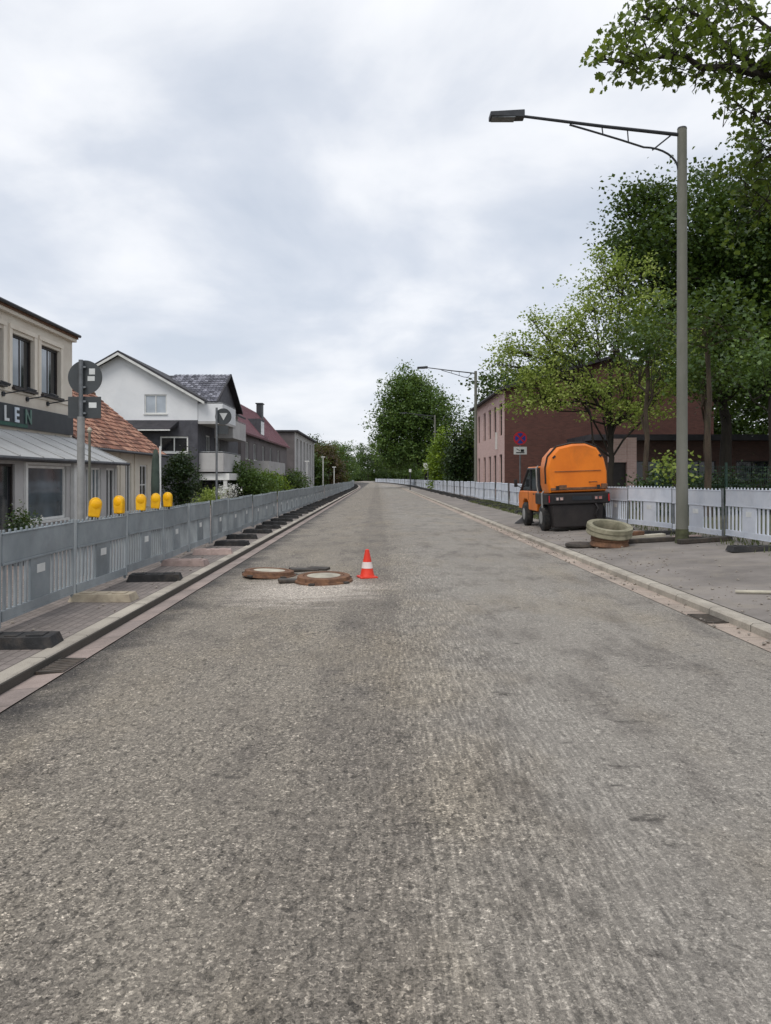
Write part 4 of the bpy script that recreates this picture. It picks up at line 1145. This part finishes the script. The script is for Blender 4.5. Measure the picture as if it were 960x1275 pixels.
# ------------------------------------------------------------------ left buildings
def quadm(m, a, b, c, d): m.add([a, b, c, d], [(0, 1, 2, 3)])
def roof_tiles(m, e0, e1, r0, r1, nu, nv, th=.035):
    """rows of overlapping tiles between eave e0-e1 and ridge r0-r1; every tile its own piece"""
    e0, e1, r0, r1 = map(Vector, (e0, e1, r0, r1))
    nrm = (e1 - e0).cross(r0 - e0).normalized()
    if nrm.z < 0: nrm = -nrm
    for j in range(nv):
        t0, t1 = j / nv, (j + 1.12) / nv
        for i in range(nu):
            s0, s1 = (i + .03) / nu, (i + .97) / nu
            sm = (s0 + s1) / 2
            def q(s, t, h): return (e0.lerp(e1, s)).lerp(r0.lerp(r1, s), t) + nrm * h
            vs = [q(s0, t0, th), q(sm, t0, th * 2.0), q(s1, t0, th), q(s1, t1, .004), q(sm, t1, th * .8), q(s0, t1, .004), q(s0, t0, 0), q(s1, t0, 0)]
            m.add(vs, [(0, 1, 4, 5), (1, 2, 3, 4), (0, 6, 7, 2, 1)])

# --- the cream shop
sh = empty('shop_building', (-9.9, 17, 0))
tag(sh, 'cream two-storey shop with dark sign board and grey canopy', 'building')
def loc(o, root):  # keep world coordinates under a placed root
    o.matrix_parent_inverse = root.matrix_world.inverted()
fr = Fr((0, -9, 0), (0, 1, 0), (1, 0, 0))          # u = world y - 8
U = lambda y: y - 8.0
ZE = 6.08
ups = [(U(a), U(b), 4.15, 5.62) for a, b in ((17.0, 18.4), (18.95, 20.35), (20.85, 22.2), (22.65, 24.05))]
m = MB(); fr.wall(m, U(9), U(25), 0, ZE, ups, .16)
m.add([fr.p(U(25), 0), fr.p(U(25), 0, -9), fr.p(U(25), ZE, -9), fr.p(U(25), ZE)], [(0, 1, 2, 3)])
m.add([fr.p(U(9), 0), fr.p(U(9), 0, -9), fr.p(U(9), ZE, -9), fr.p(U(9), ZE)], [(0, 1, 2, 3)])
fr.box(m, U(9), U(25.03), 4.0, 4.06, .001, .04)
m.build('wall', MT['cream'], sh)
for a, b, c, d in ups:
    wn = window(fr, sh, a, b, c, d, MT['darkframe'], MT['glassdark'], 2, 1, .14, .07, sill=False)
    q = MB(); fr.box(q, a + .09, (a + b) / 2 + .12, c + .09, d - .09, -.118, -.108); q.build('pale_pane', MT['pale_pane'], wn)  # paler half pane: sky reflection put into the colour
    q = MB(); fr.box(q, a - .16, a - .003, c - .1, d + .1, .002, .035); fr.box(q, b + .003, b + .16, c - .1, d + .1, .002, .035); fr.box(q, a - .16, b + .16, d + .1, d + .22, .003, .05)
    q.build('surround', MT['cream'], wn)
    q = MB(); fr.box(q, a - .05, b + .05, c - .07, c - .003, -.1, .12); q.build('sill', MT['darkframe'], wn)
m = MB(); fr.box(m, U(8.7), U(25.08), ZE, ZE + .10, -9.2, .12); m.build('soffit', MT['cream'], sh)
m = MB()
m.loft([fr.p(U(8.6), ZE + .10, -9.3), fr.p(U(8.6), ZE + .10, .16), fr.p(U(25.12), ZE + .10, .16), fr.p(U(25.12), ZE + .10, -9.3)],
       [fr.p(U(8.6), ZE + .24, -8.9), fr.p(U(8.6), ZE + .24, .16), fr.p(U(25.12), ZE + .24, .16), fr.p(U(25.12), ZE + .24, -8.9)])
m.build('roof', MT['rust'], sh)
m = MB(); m.tube([fr.p(U(8.6), ZE + .2, .21), fr.p(U(25.12), ZE + .2, .21)], .05, 8); m.build('gutter', MT['darkmetal'], sh)
# sign board
m = MB(); fr.box(m, U(9), U(24.85), 3.05, 3.66, .01, .10); sb = m.build('sign_board', MT['signdark'], sh, bevel=.01)
m = MB(); fr.box(m, U(9), U(21.6), 3.07, 3.17, .101, .108); m.build('green_stripe', MT['signgreen'], sb)
def letters(txt, mat, y, z, size, name):
    cu = bpy.data.curves.new(name, 'FONT'); cu.body = txt; cu.size = size; cu.extrude = .012; cu.offset = .012
    cu.align_x = 'LEFT'
    to = bpy.data.objects.new('tmp', cu); COL.objects.link(to)
    dg = bpy.context.evaluated_depsgraph_get(); me = bpy.data.meshes.new_from_object(to.evaluated_get(dg))
    bpy.data.objects.remove(to)
    o = bpy.data.objects.new(name, me); COL.objects.link(o); me.materials.append(mat); o.parent = sb
    p = fr.p(U(y), z, .116)
    o.location = p; o.rotation_euler = (R(90), 0, R(90))
letters('U', MT['lettwhite'], 19.55, 3.2, .56, 'lettering')
letters('L', MT['lettwhite'], 20.2, 3.2, .56, 'lettering')
letters('E', MT['lettblue'], 20.78, 3.2, .56, 'lettering')
letters('N', MT['lettgreen'], 21.4, 3.2, .56, 'lettering')
for y in (18.9, 20.35, 21.75, 23.1):
    m = MB(); m.tube([fr.p(U(y), 3.9, .02), fr.p(U(y) , 4.02, .75)], .018, 6); m.tube([fr.p(U(y), 3.9, 0.0), fr.p(U(y), 3.9, .05)], .07, 10)
    m.rbox(fr.p(U(y), 4.0, .78), (.16, .24, .07), (0, .4, 0)); m.build('sign_light', MT['darkmetal'], sh)
# canopy
m = MB()
m.hexa([fr.p(U(9), 2.93, .0), fr.p(U(9), 2.12, 1.78), fr.p(U(24.95), 2.12, 1.78), fr.p(U(24.95), 2.93, 0),
        fr.p(U(9), 2.98, .0), fr.p(U(9), 2.17, 1.80), fr.p(U(24.95), 2.17, 1.80), fr.p(U(24.95), 2.98, 0)])
for k in range(13):
    u = U(10) + k * 1.24
    m.hexa([fr.p(u, 2.98, 0), fr.p(u, 2.17, 1.80), fr.p(u + .05, 2.17, 1.80), fr.p(u + .05, 2.98, 0), fr.p(u, 3.0, 0), fr.p(u, 2.2, 1.81), fr.p(u + .05, 2.2, 1.81), fr.p(u + .05, 3.0, 0)])
cn = m.build('canopy', MT['canopy'], sh)
m = MB(); m.tube([fr.p(U(9), 2.12, 1.85), fr.p(U(24.95), 2.12, 1.85)], .05, 8); m.build('gutter', MT['darkmetal'], cn)
# glazed front below the canopy
f2 = Fr((1.55, -9, 0), (0, 1, 0), (1, 0, 0))
hol = [(U(11), U(13.6), .55, 1.95), (U(14.2), U(16.4), .5, 1.95), (U(16.9), U(17.75), .05, 2.0), (U(18.35), U(20.7), .62, 1.98), (U(22.1), U(23.3), .5, 1.98), (U(23.75), U(24.55), .05, 1.98)]
m = MB(); f2.wall(m, U(9), U(24.7), 0, 2.11, hol, .12)
m.add([f2.p(U(24.7), 0), f2.p(U(24.7), 0, -1.55), f2.p(U(24.7), 2.11, -1.55), f2.p(U(24.7), 2.11)], [(0, 1, 2, 3)])
m.build('shop_front', MT['palegrey'], sh)
for k, h in enumerate(hol):
    window(f2, sh, *h, MT['whitepaint'] if k != 2 else MT['darkframe'], MT['glassdark'] if k in (2, 5) else MT['glass'], (2, 2, 1, 1, 4, 2)[k], 1 if k in (2, 3) else 1, .1, .06, sill=k not in (2, 5), name='door' if k in (2, 5) else 'window')
m = MB(); f2.box(m, U(20.95), U(21.35), 0, 2.1, .002, .12); m.build('pillar', MT['whitepaint'], sh, bevel=.01)
m = MB(); f2.box(m, U(18.2), U(20.85), 2.0, 2.06, .002, .06); f2.box(m, U(18.2), U(18.3), .5, 2.0, .002, .06); m.build('trim', MT['whitepaint'], sh)

# patio things
r = empty('folded_parasol', (-6.2, 22.0, ZL + .03))
m = MB(); m.tube([(0, 0, 0), (0, 0, 2.52)], .03, 10); m.build('pole', MT['whitepaint'], r, smooth=True)
m = MB(); m.lathe([(.05, 1.0), (.13, 1.1), (.135, 1.5), (.11, 2.1), (.06, 2.4), (0, 2.46)], 10); m.build('canopy', MT['parasol'], r, loc=(-.13, 0, 0), smooth=True)
m = MB(); m.lathe([(.28, 0), (.28, .06), (.06, .1)], 20); m.build('base', MT['concrete'], r)
tag(r, 'folded dark green parasol on a pale pole before the cottage window', 'parasol')
r = empty('patio_post', (-5.9, 15.8, ZL + .03))
m = MB(); m.tube([(0, 0, 0), (0, 0, 2.55)], .028, 8); m.build('pole', MT['polegrey'], r, smooth=True)
m = MB(); m.tube([(0, 0, 2.55), (0, 0, 2.6), (0, 0, 2.66)], [.035, .05, .02], 10); m.build('knob', MT['concrete'], r, smooth=True)
tag(r, 'slim bare post just right of the round sign pole', 'post')
for k, (x, y, lb) in enumerate(((-6.6, 14.2, 'dark potted plant behind the fence at the left picture edge'), (-7.0, 15.3, 'potted plant with white flowers before the shop door'))):
    r = empty('potted_plant', (x, y, ZL + .05))
    m = MB(); m.lathe([(.0, 0), (.17, 0), (.23, .42), (.25, .42), (.25, .47), (.2, .47), (.18, .4), (0, .4)], 20); m.build('pot', MT['slate'], r, smooth=True)
    rng = np.random.default_rng(100 + k)
    P = np.array([0, 0, .85]) + rng.normal(size=(420, 3)) * np.array([.16, .16, .2])
    leaves_mesh('foliage', P, .075, MT['leafcon'] if k == 0 else MT['leafdark'], r, rng)
    if k == 1:
        P = np.array([0, 0, 1.05]) + rng.normal(size=(50, 3)) * np.array([.2, .2, .1]); leaves_mesh('blossom', P, .06, MT['petal'], r, rng)
    r.scale = (.8, .8, .78)
    tag(r, lb, 'potted plant')

# --- orange-roofed cottage
ct = empty('cottage', (-10.2, 26, 0)); tag(ct, 'low pale cottage with weathered orange tiled roof', 'building')
fr = Fr((0, 0, 0), (0, 1, 0), (1, 0, 0))
hol = [(.5, 1.5, .6, 2.1), (2.2, 3.1, .05, 2.2), (3.5, 4.3, .6, 2.1), (5.2, 5.95, .1, 2.3), (7.1, 8.2, .5, 2.25)]
m = MB(); fr.wall(m, 0, 9.2, 0, 2.75, hol, .14)
m.add([fr.p(9.2, 0), fr.p(9.2, 0, -6), fr.p(9.2, 2.75, -6), fr.p(9.2, 5.4, -3), fr.p(9.2, 2.75)], [(0, 1, 2, 3, 4)])
m.add([fr.p(0, 0), fr.p(0, 0, -6), fr.p(0, 2.75, -6), fr.p(0, 5.4, -3), fr.p(0, 2.75)], [(0, 1, 2, 3, 4)])
for a, b in ((4.5, 4.95), (6.3, 6.7)): fr.box(m, a, b, 0, 2.7, .002, .05)
m.build('wall', MT['paleplaster'], ct)
for k, h in enumerate(hol):
    window(fr, ct, *h, MT['whitepaint'], MT['glassdark'], 2 if k != 1 else 1, 2 if k in (0, 2, 4) else 1, .11, .07, sill=k not in (1, 3), name='door' if k in (1, 3) else 'window')
m = MB(); roof_tiles(m, fr.p(-.2, 2.72, .42), fr.p(9.75, 2.72, .42), fr.p(-.2, 5.55, -2.95), fr.p(9.75, 5.55, -2.95), 44, 15)
rf = m.build('roof', MT['tileorange'], ct)
m = MB(); quadm(m, fr.p(-.2, 2.66, .40), fr.p(9.7, 2.66, .40), fr.p(9.7, 5.5, -2.95), fr.p(-.2, 5.5, -2.95)); quadm(m, fr.p(-.2, 5.5, -2.95), fr.p(9.7, 5.5, -2.95), fr.p(9.7, 2.66, -6.4), fr.p(-.2, 2.66, -6.4)); m.build('roof_underlay', MT['rust'], rf)
m = MB(); m.tube([fr.p(-.2, 5.56, -2.95), fr.p(9.75, 5.56, -2.95)], .1, 8); m.build('ridge_tiles', MT['rust'], rf)
m = MB(); m.tube([fr.p(-.2, 2.68, .5), fr.p(9.75, 2.68, .5)], .055, 8); m.build('gutter', MT['darkmetal'], rf)
m = MB(); m.tube([fr.p(9.1, 0, .06), fr.p(9.1, 2.66, .06)], .04, 8); m.build('downpipe', MT['galv'], ct)

# --- white gabled house
wh = empty('gabled_house', (-10.5, 45, 0)); tag(wh, 'large white gabled house with slate lower storey and balconies', 'building')
fg = Fr((-9.0, 0, 0), (1, 0, 0), (0, -1, 0))       # gable wall facing the camera, u 0..9
zb = 5.05
hw = [(5.9, 7.2, 5.55, 6.62)]
m = MB(); fg.wall(m, 0, 9, zb, 6.35, [(5.9, 7.2, 5.55, 6.3)], .12)
m.v.clear(); m.f.clear()
fg.wall(m, 0, 5.9, zb, 6.35); fg.wall(m, 7.2, 9, zb, 6.35); fg.wall(m, 5.9, 7.2, zb, 5.42)
# window runs from 5.42 to 6.55, into the gable triangle
def gz(u): return 6.35 + (u / 4.5 if u < 4.5 else (9 - u) / 4.5) * 2.5
m.add([fg.p(0, 6.35), fg.p(5.9, 6.35), fg.p(5.9, gz(5.9)), fg.p(4.5, gz(4.5))], [(0, 1, 2, 3)])
m.add([fg.p(7.2, 6.35), fg.p(9, 6.35), fg.p(7.2, gz(7.2))], [(0, 1, 2)])
m.add([fg.p(5.9, 6.55), fg.p(7.2, 6.55), fg.p(7.2, gz(7.2)), fg.p(5.9, gz(5.9))], [(0, 1, 2, 3)])
for q in (((5.9, 5.42), (5.9, 6.55)), ((5.9, 6.55), (7.2, 6.55)), ((7.2, 6.55), (7.2, 5.42)), ((7.2, 5.42), (5.9, 5.42))):
    (a, b), (c, d) = q
    m.add([fg.p(a, b), fg.p(c, d), fg.p(c, d, -.12), fg.p(a, b, -.12)], [(0, 1, 2, 3)])
fs_ = Fr((0, 0, 0), (0, 1, 0), (1, 0, 0))
fs_.wall(m, 0, 13, zb, 6.35, [(2.2, 3.6, 5.1, 6.3), (.4, 1.5, 5.1, 6.3)], .14)
m.build('wall', MT['white'], wh)
window(fg, wh, 5.9, 7.2, 5.42, 6.55, MT['whitepaint'], MT['pale_pane'], 2, 1, .1, .07)
window(fs_, wh, 2.2, 3.6, 5.1, 6.3, MT['whitepaint'], MT['glassdark'], 2, 1, .1, .07, sill=False)
window(fs_, wh, .4, 1.5, 5.1, 6.3, MT['whitepaint'], MT['pale_pane'], 1, 1, .1, .07, sill=False)
m = MB(); fg.wall(m, 0, 9, 0, zb, [(6.8, 8.45, 3.15, 4.1)], .12)
fs_.wall(m, 0, 13, 0, zb, [(1.0, 2.6, .1, 1.85), (2.2, 3.4, 2.3, 4.3), (5.0, 6.4, 2.2, 4.3)], .2)
m.build('lower_wall', MT['slate'], wh)
window(fg, wh, 6.8, 8.45, 3.15, 4.1, MT['whitepaint'], MT['glassdark'], 2, 1, .1, .09)
window(fs_, wh, 2.2, 3.4, 2.3, 4.3, MT['whitepaint'], MT['glassdark'], 2, 1, .1, .08, sill=False)
window(fs_, wh, 5.0, 6.4, 2.2, 4.3, MT['whitepaint'], MT['glass'], 2, 1, .1, .08, sill=False)
window(fs_, wh, 1.0, 2.6, .1, 1.85, MT['darkframe'], MT['glassdark'], 1, 1, .18, .06, sill=False, name='garage_door')
# lean-to slate roof under the gable window
m = MB(); m.hexa([fg.p(3.6, 4.72, .0), fg.p(7.9, 4.72, 0), fg.p(7.6, 4.42, .9), fg.p(3.6, 4.42, .9), fg.p(3.6, 5.0, 0), fg.p(7.9, 5.0, 0), fg.p(7.6, 4.48, .92), fg.p(3.6, 4.48, .92)])
rl = m.build('porch_roof', MT['darkroof'], wh)
m = MB(); fg.box(m, 3.6, 7.65, 4.38, 4.45, .92, .98); m.build('fascia', MT['whitepaint'], rl)
# main roof
ov = .45
m = MB()
for s in (0, 1):
    ue, ur = (-.5, 4.5) if s == 0 else (9.5, 4.5)
    ze = gz(0) - .28
    a = [fg.p(ue, ze, ov), fg.p(ur, 8.92, ov), fg.p(ur, 8.92, -13.5), fg.p(ue, ze, -13.5)]
    b = [(x, y, z + .14) for x, y, z in a]
    m.hexa(a + b)
rf = m.build('roof', MT['darkroof'], wh)
m = MB()
for ue in (-.5, 9.5):
    m.hexa([fg.p(ue, gz(0) - .42, ov + .002), fg.p(4.5, 8.78, ov + .002), fg.p(4.5, 8.93, ov + .002), fg.p(ue, gz(0) - .27, ov + .002),
            fg.p(ue, gz(0) - .42, ov + .05), fg.p(4.5, 8.78, ov + .05), fg.p(4.5, 8.93, ov + .05), fg.p(ue, gz(0) - .27, ov + .05)])
m.build('bargeboard', MT['whitepaint'], rf)
# cross gable facing the road: centre y=7, half width 4
m = MB(); m.add([fs_.p(3, 6.3, .25), fs_.p(11, 6.3, .25), fs_.p(11, 6.6, .25), fs_.p(7, 8.5, .25), fs_.p(3, 6.6, .25)], [(0, 1, 2, 3, 4)])
m.add([fs_.p(3, 6.3, .25), fs_.p(3, 6.3, -1.5), fs_.p(3, 6.6, -1.5), fs_.p(3, 6.6, .25)], [(0, 1, 2, 3)])
dm = m.build('dormer', MT['slate'], wh)
m = MB()
roof_tiles(m, fs_.p(2.6, 6.38, .6), fs_.p(2.6, 6.38, -3.2), fs_.p(7, 8.62, .6), fs_.p(7, 8.62, -3.2), 15, 14, .04)
m.build('tiles', MT['tiledark'], dm)
m = MB()
quadm(m, fs_.p(2.6, 6.34, .58), fs_.p(7, 8.58, .58), fs_.p(7, 8.58, -3.6), fs_.p(2.6, 6.34, -3.6)); quadm(m, fs_.p(11.4, 6.34, .58), fs_.p(7, 8.58, .58), fs_.p(7, 8.58, -3.6), fs_.p(11.4, 6.34, -3.6))
for uu in (2.6, 11.4):
    m.hexa([fs_.p(uu, 6.30, .55), fs_.p(7, 8.54, .55), fs_.p(7, 8.68, .55), fs_.p(uu, 6.44, .55), fs_.p(uu, 6.30, .66), fs_.p(7, 8.54, .66), fs_.p(7, 8.68, .66), fs_.p(uu, 6.44, .66)])
m.build('dormer_roof', MT['darkroof'], dm)
# balconies
def balcony(u0, u1, zf, h, dep, pm, glassy=False):
    m = MB(); fs_.box(m, u0, u1, zf - .16, zf, .003, dep); bo = m.build('balcony', MT['palegrey'], wh)
    m = MB(); fs_.box(m, u0, u1, zf + .001, zf + h, dep - .06, dep - .003); fs_.box(m, u0 + .003, u0 + .06, zf + .001, zf + h, .01, dep - .062); fs_.box(m, u1 - .06, u1 - .003, zf + .001, zf + h, .01, dep - .062)
    m.build('parapet', pm, bo)
    m = MB(); m.tube([fs_.p(u0, zf + h + .06, dep - .03), fs_.p(u1, zf + h + .06, dep - .03)], .025, 6); m.tube([fs_.p(u0 + .03, zf + h + .06, dep - .03), fs_.p(u0 + .03, zf + h + .06, .02)], .025, 6); m.build('handrail', MT['galv'], bo)
balcony(.05, 4.2, 5.0, 1.02, 1.45, MT['white'])
balcony(4.6, 9.5, 4.4, 1.0, 1.2, MT['palegrey'])
balcony(.3, 6.0, 2.2, .95, 1.45, MT['palegrey'])
m = MB(); fs_.box(m, .5, 6.2, 1.55, 1.95, .003, 1.75); m.build('garage_canopy', MT['whitepaint'], wh)
for u_ in (.55, 5.9):
    m = MB(); fs_.box(m, u_, u_ + .2, 0, 1.548, 1.4, 1.6); m.build('pillar', MT['whitepaint'], wh)

# --- house with red roof
rh = empty('red_roofed_house', (-10.6, 60, 0)); tag(rh, 'grey house with a dull red roof and dark chimney', 'building')
fr = Fr((0, 0, 0), (0, 1, 0), (1, 0, 0))
hol = [(2, 3.6, 3.2, 4.6), (6, 7.4, 3.2, 4.6), (11, 12.4, 3.2, 4.6), (16, 17.4, 3.2, 4.6), (22, 23.4, 3.2, 4.6), (5, 7, .6, 2.0), (12, 14, .6, 2.0), (20, 22, .6, 2)]
m = MB(); fr.wall(m, 0, 30, 0, 5.2, hol)
m.add([fr.p(0, 0), fr.p(0, 0, -6), fr.p(0, 5.2, -6), fr.p(0, 8.6, -2.6), fr.p(0, 5.2)], [(0, 1, 2, 3, 4)])
m.build('wall', MT['greywall'], rh)
for h in hol: window(fr, rh, *h, MT['whitepaint'], MT['glassdark'], 2)
m = MB()
m.hexa([fr.p(-.3, 5.1, .35), fr.p(30, 5.1, .35), fr.p(30, 8.6, -2.6), fr.p(-.3, 8.6, -2.6), fr.p(-.3, 5.25, .38), fr.p(30, 5.25, .38), fr.p(30, 8.78, -2.6), fr.p(-.3, 8.78, -2.6)])
m.hexa([fr.p(-.3, 5.1, -5.6), fr.p(30, 5.1, -5.6), fr.p(30, 8.6, -2.6), fr.p(-.3, 8.6, -2.6), fr.p(-.3, 5.25, -5.6), fr.p(30, 5.25, -5.6), fr.p(30, 8.78, -2.6), fr.p(-.3, 8.78, -2.6)])
for k in range(36):
    t = k / 36
    m.hexa([fr.p(-.3 + t * 30.2, 5.26, .37), fr.p(-.22 + t * 30.2, 5.26, .37), fr.p(-.22 + t * 30.2, 8.79, -2.6), fr.p(-.3 + t * 30.2, 8.79, -2.6), fr.p(-.3 + t * 30.2, 5.3, .37), fr.p(-.22 + t * 30.2, 5.3, .37), fr.p(-.22 + t * 30.2, 8.83, -2.6), fr.p(-.3 + t * 30.2, 8.83, -2.6)])
rf = m.build('roof', MT['redroof'], rh)
m = MB(); fr.box(m, 24, 25.2, 7.8, 9.75, -2.6, -2.0); fr.box(m, 23.9, 25.3, 9.75, 9.85, -2.7, -1.9); m.build('chimney', MT['darkmetal'], rf)
m = MB(); fr.box(m, 9.2, 11.8, 5.0, 7.0, -1.6, .05); dm = m.build('dormer', MT['slate'], rf)
q = MB(); fr.box(q, 9.5, 11.5, 5.6, 6.8, .051, .09); q.build('window', MT['glassdark'], dm)
m = MB(); fr.box(m, 4.5, 16, 2.0, 2.15, .003, 1.5); fr.box(m, 4.5, 16, 2.151, 3.1, 1.42, 1.5); fr.box(m, 4.5, 4.6, 2.151, 3.1, .01, 1.41); m.build('balcony', MT['palegrey'], rh)

# --- grey block
gb = empty('apartment_block', (-10.1, 94, 0)); tag(gb, 'grey flat-roofed block with striped pale facade at the far left', 'building')
fr = Fr((0, 0, 0), (0, 1, 0), (1, 0, 0))
hol = [(2 + 4.6 * k, 4.4 + 4.6 * k, .4, 6.6) for k in range(6)]
m = MB(); fr.wall(m, 0, 29, 0, 7.3, hol, .25); m.build('facade', MT['palegrey'], gb)
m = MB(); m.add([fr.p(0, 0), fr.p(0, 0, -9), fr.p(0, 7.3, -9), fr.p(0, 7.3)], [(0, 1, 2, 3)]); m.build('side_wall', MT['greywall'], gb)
for h in hol: window(fr, gb, *h, MT['whitepaint'], MT['glassdark'], 2, 3, .2, .1, sill=False)
m = MB(); fr.box(m, -.3, 29.3, 7.3, 7.5, -9.3, .45); m.build('roof', MT['darkroof'], gb)
for k, (x, y, h, lb) in enumerate(((-11.5, 128, 5.6, 'small dark house far left behind the grey block'),)):
    r = empty('far_house', (x, y, 0)); tag(r, lb, 'building')
    m = MB(); m.box(-4, 0, 0, 12, 0, h - 2); m.build('wall', MT['greywall'], r)
    m = MB(); m.loft([(-4.3, -.3, h - 2), (.3, -.3, h - 2), (.3, 12.3, h - 2), (-4.3, 12.3, h - 2)], [(-2.05, -.3, h), (-1.95, -.3, h), (-1.95, 12.3, h), (-2.05, 12.3, h)]); m.build('roof', MT['darkroof'], r)

# ------------------------------------------------------------------ right buildings
bh = empty('brick_house', (8.5, 51.6, .3)); tag(bh, 'two-storey brick house with a pink street facade and dark gable', 'building')
fa = Fr((0, 0, 0), (0, 1, 0), (-1, 0, 0))      # street facade
fb = Fr((0, 0, 0), (1, 0, 0), (0, -1, 0))      # gable facing the camera
hol = []
for (a, b) in ((1.0, 2.2), (3.6, 4.8), (6.2, 7.4), (9.0, 10.2), (12.4, 13.6)):
    hol += [(a, b, 4.3, 6.5), (a, b, .6, 3.0)]
m = MB(); fa.wall(m, 0, 16, 0, 7.3, hol, .2); m.build('facade', MT['brickpink'], bh)
for h in hol: window(fa, bh, *h, MT['darkframe'], MT['glassdark'], 2, 2, .16, .06, sill=False)
m = MB(); m.add([fb.p(0, 0), fb.p(14, 0), fb.p(14, 7.3), fb.p(7, 9.3), fb.p(0, 7.3)], [(0, 1, 2, 3, 4)]); m.build('gable_wall', MT['brickdark'], bh)
m = MB()
for s in (0, 1):
    ue = -.35 if s == 0 else 14.35
    a = [fb.p(ue, 7.22, .35), fb.p(7, 9.32, .35), fb.p(7, 9.32, -16.4), fb.p(ue, 7.22, -16.4)]
    m.hexa(a + [(x, y, z + .18) for x, y, z in a])
rf = m.build('roof', MT['darkroof'], bh)
m = MB(); m.tube([fa.p(-.35, 7.25, .42), fa.p(16.3, 7.25, .42)], .07, 8); m.build('gutter', MT['darkmetal'], rf)
m = MB(); fa.box(m, 3.0, 3.05, 3.4, 4.6, .01, .16); m.build('banner', MT['whitepaint'], bh)

an = empty('brick_annex', (13.0, 46, .4)); tag(an, 'long low brown brick building in the shade of the right-hand trees', 'building')
fb = Fr((0, 0, 0), (1, 0, 0), (0, -1, 0))
hol = [(2 + 3.2 * k, 4 + 3.2 * k, 1.0, 2.3) for k in range(6)]
m = MB(); fb.wall(m, 0, 24, 0, 3.5, hol); m.add([fb.p(0, 0), fb.p(0, 0, -5), fb.p(0, 3.5, -5), fb.p(0, 3.5)], [(0, 1, 2, 3)]); m.build('wall', MT['brickbrown'], an)
for h in hol: window(fb, an, *h, MT['darkframe'], MT['glassdark'], 2)
m = MB(); fb.box(m, -.4, 24.4, 3.5, 3.85, -5.3, .5); m.build('roof', MT['darkroof'], an)
pt = empty('brick_portal', (11.35, 36, .4)); tag(pt, 'pale brick gate portal beside a dark opening behind the sweeper', 'gate')
m = MB(); m.box(.25, .68, -.2, .2, 0, 3.15); m.build('pillar', MT['brickpink'], pt)
m = MB(); m.box(-.55, .248, -.18, .18, 2.0, 3.1); m.build('lintel', MT['brickpink'], pt)
m = MB(); m.box(-.52, .24, .0, .05, 0, 2.0); m.build('door', MT['darkframe'], pt)

# green mesh fence at the right
fx = empty('mesh_fence', (8.9, 24.6, .42)); tag(fx, 'dark green wire mesh fence behind the white barriers on the right', 'fence')
m = MB()
Lf = 9.0
for k in range(int(Lf / .06)): m.box(k * .06 - .003, k * .06 + .003, -.003, .003, .05, 1.65)
for k in range(9): m.box(0, Lf, -.006, -.001, .08 + k * .19, .092 + k * .19)
m.build('mesh', MT['greenfence'], fx)
for k in range(5):
    m = MB(); m.box(k * 2.24 - .03, k * 2.24 + .03, .004, .064, 0, 1.75); m.build('post', MT['greenfence'], fx)
tree('ivy_hedge', 'dark clipped hedge growing behind the green mesh fence', 'hedge', (13.3, 25.4, .4), [(k * 1.2 - 4.2, 0, .8, .9, .45, .75, 50) for k in range(8)], .3, .03, 24, .2, .10, MT['leafcon'], 111, MT['barkdark'])
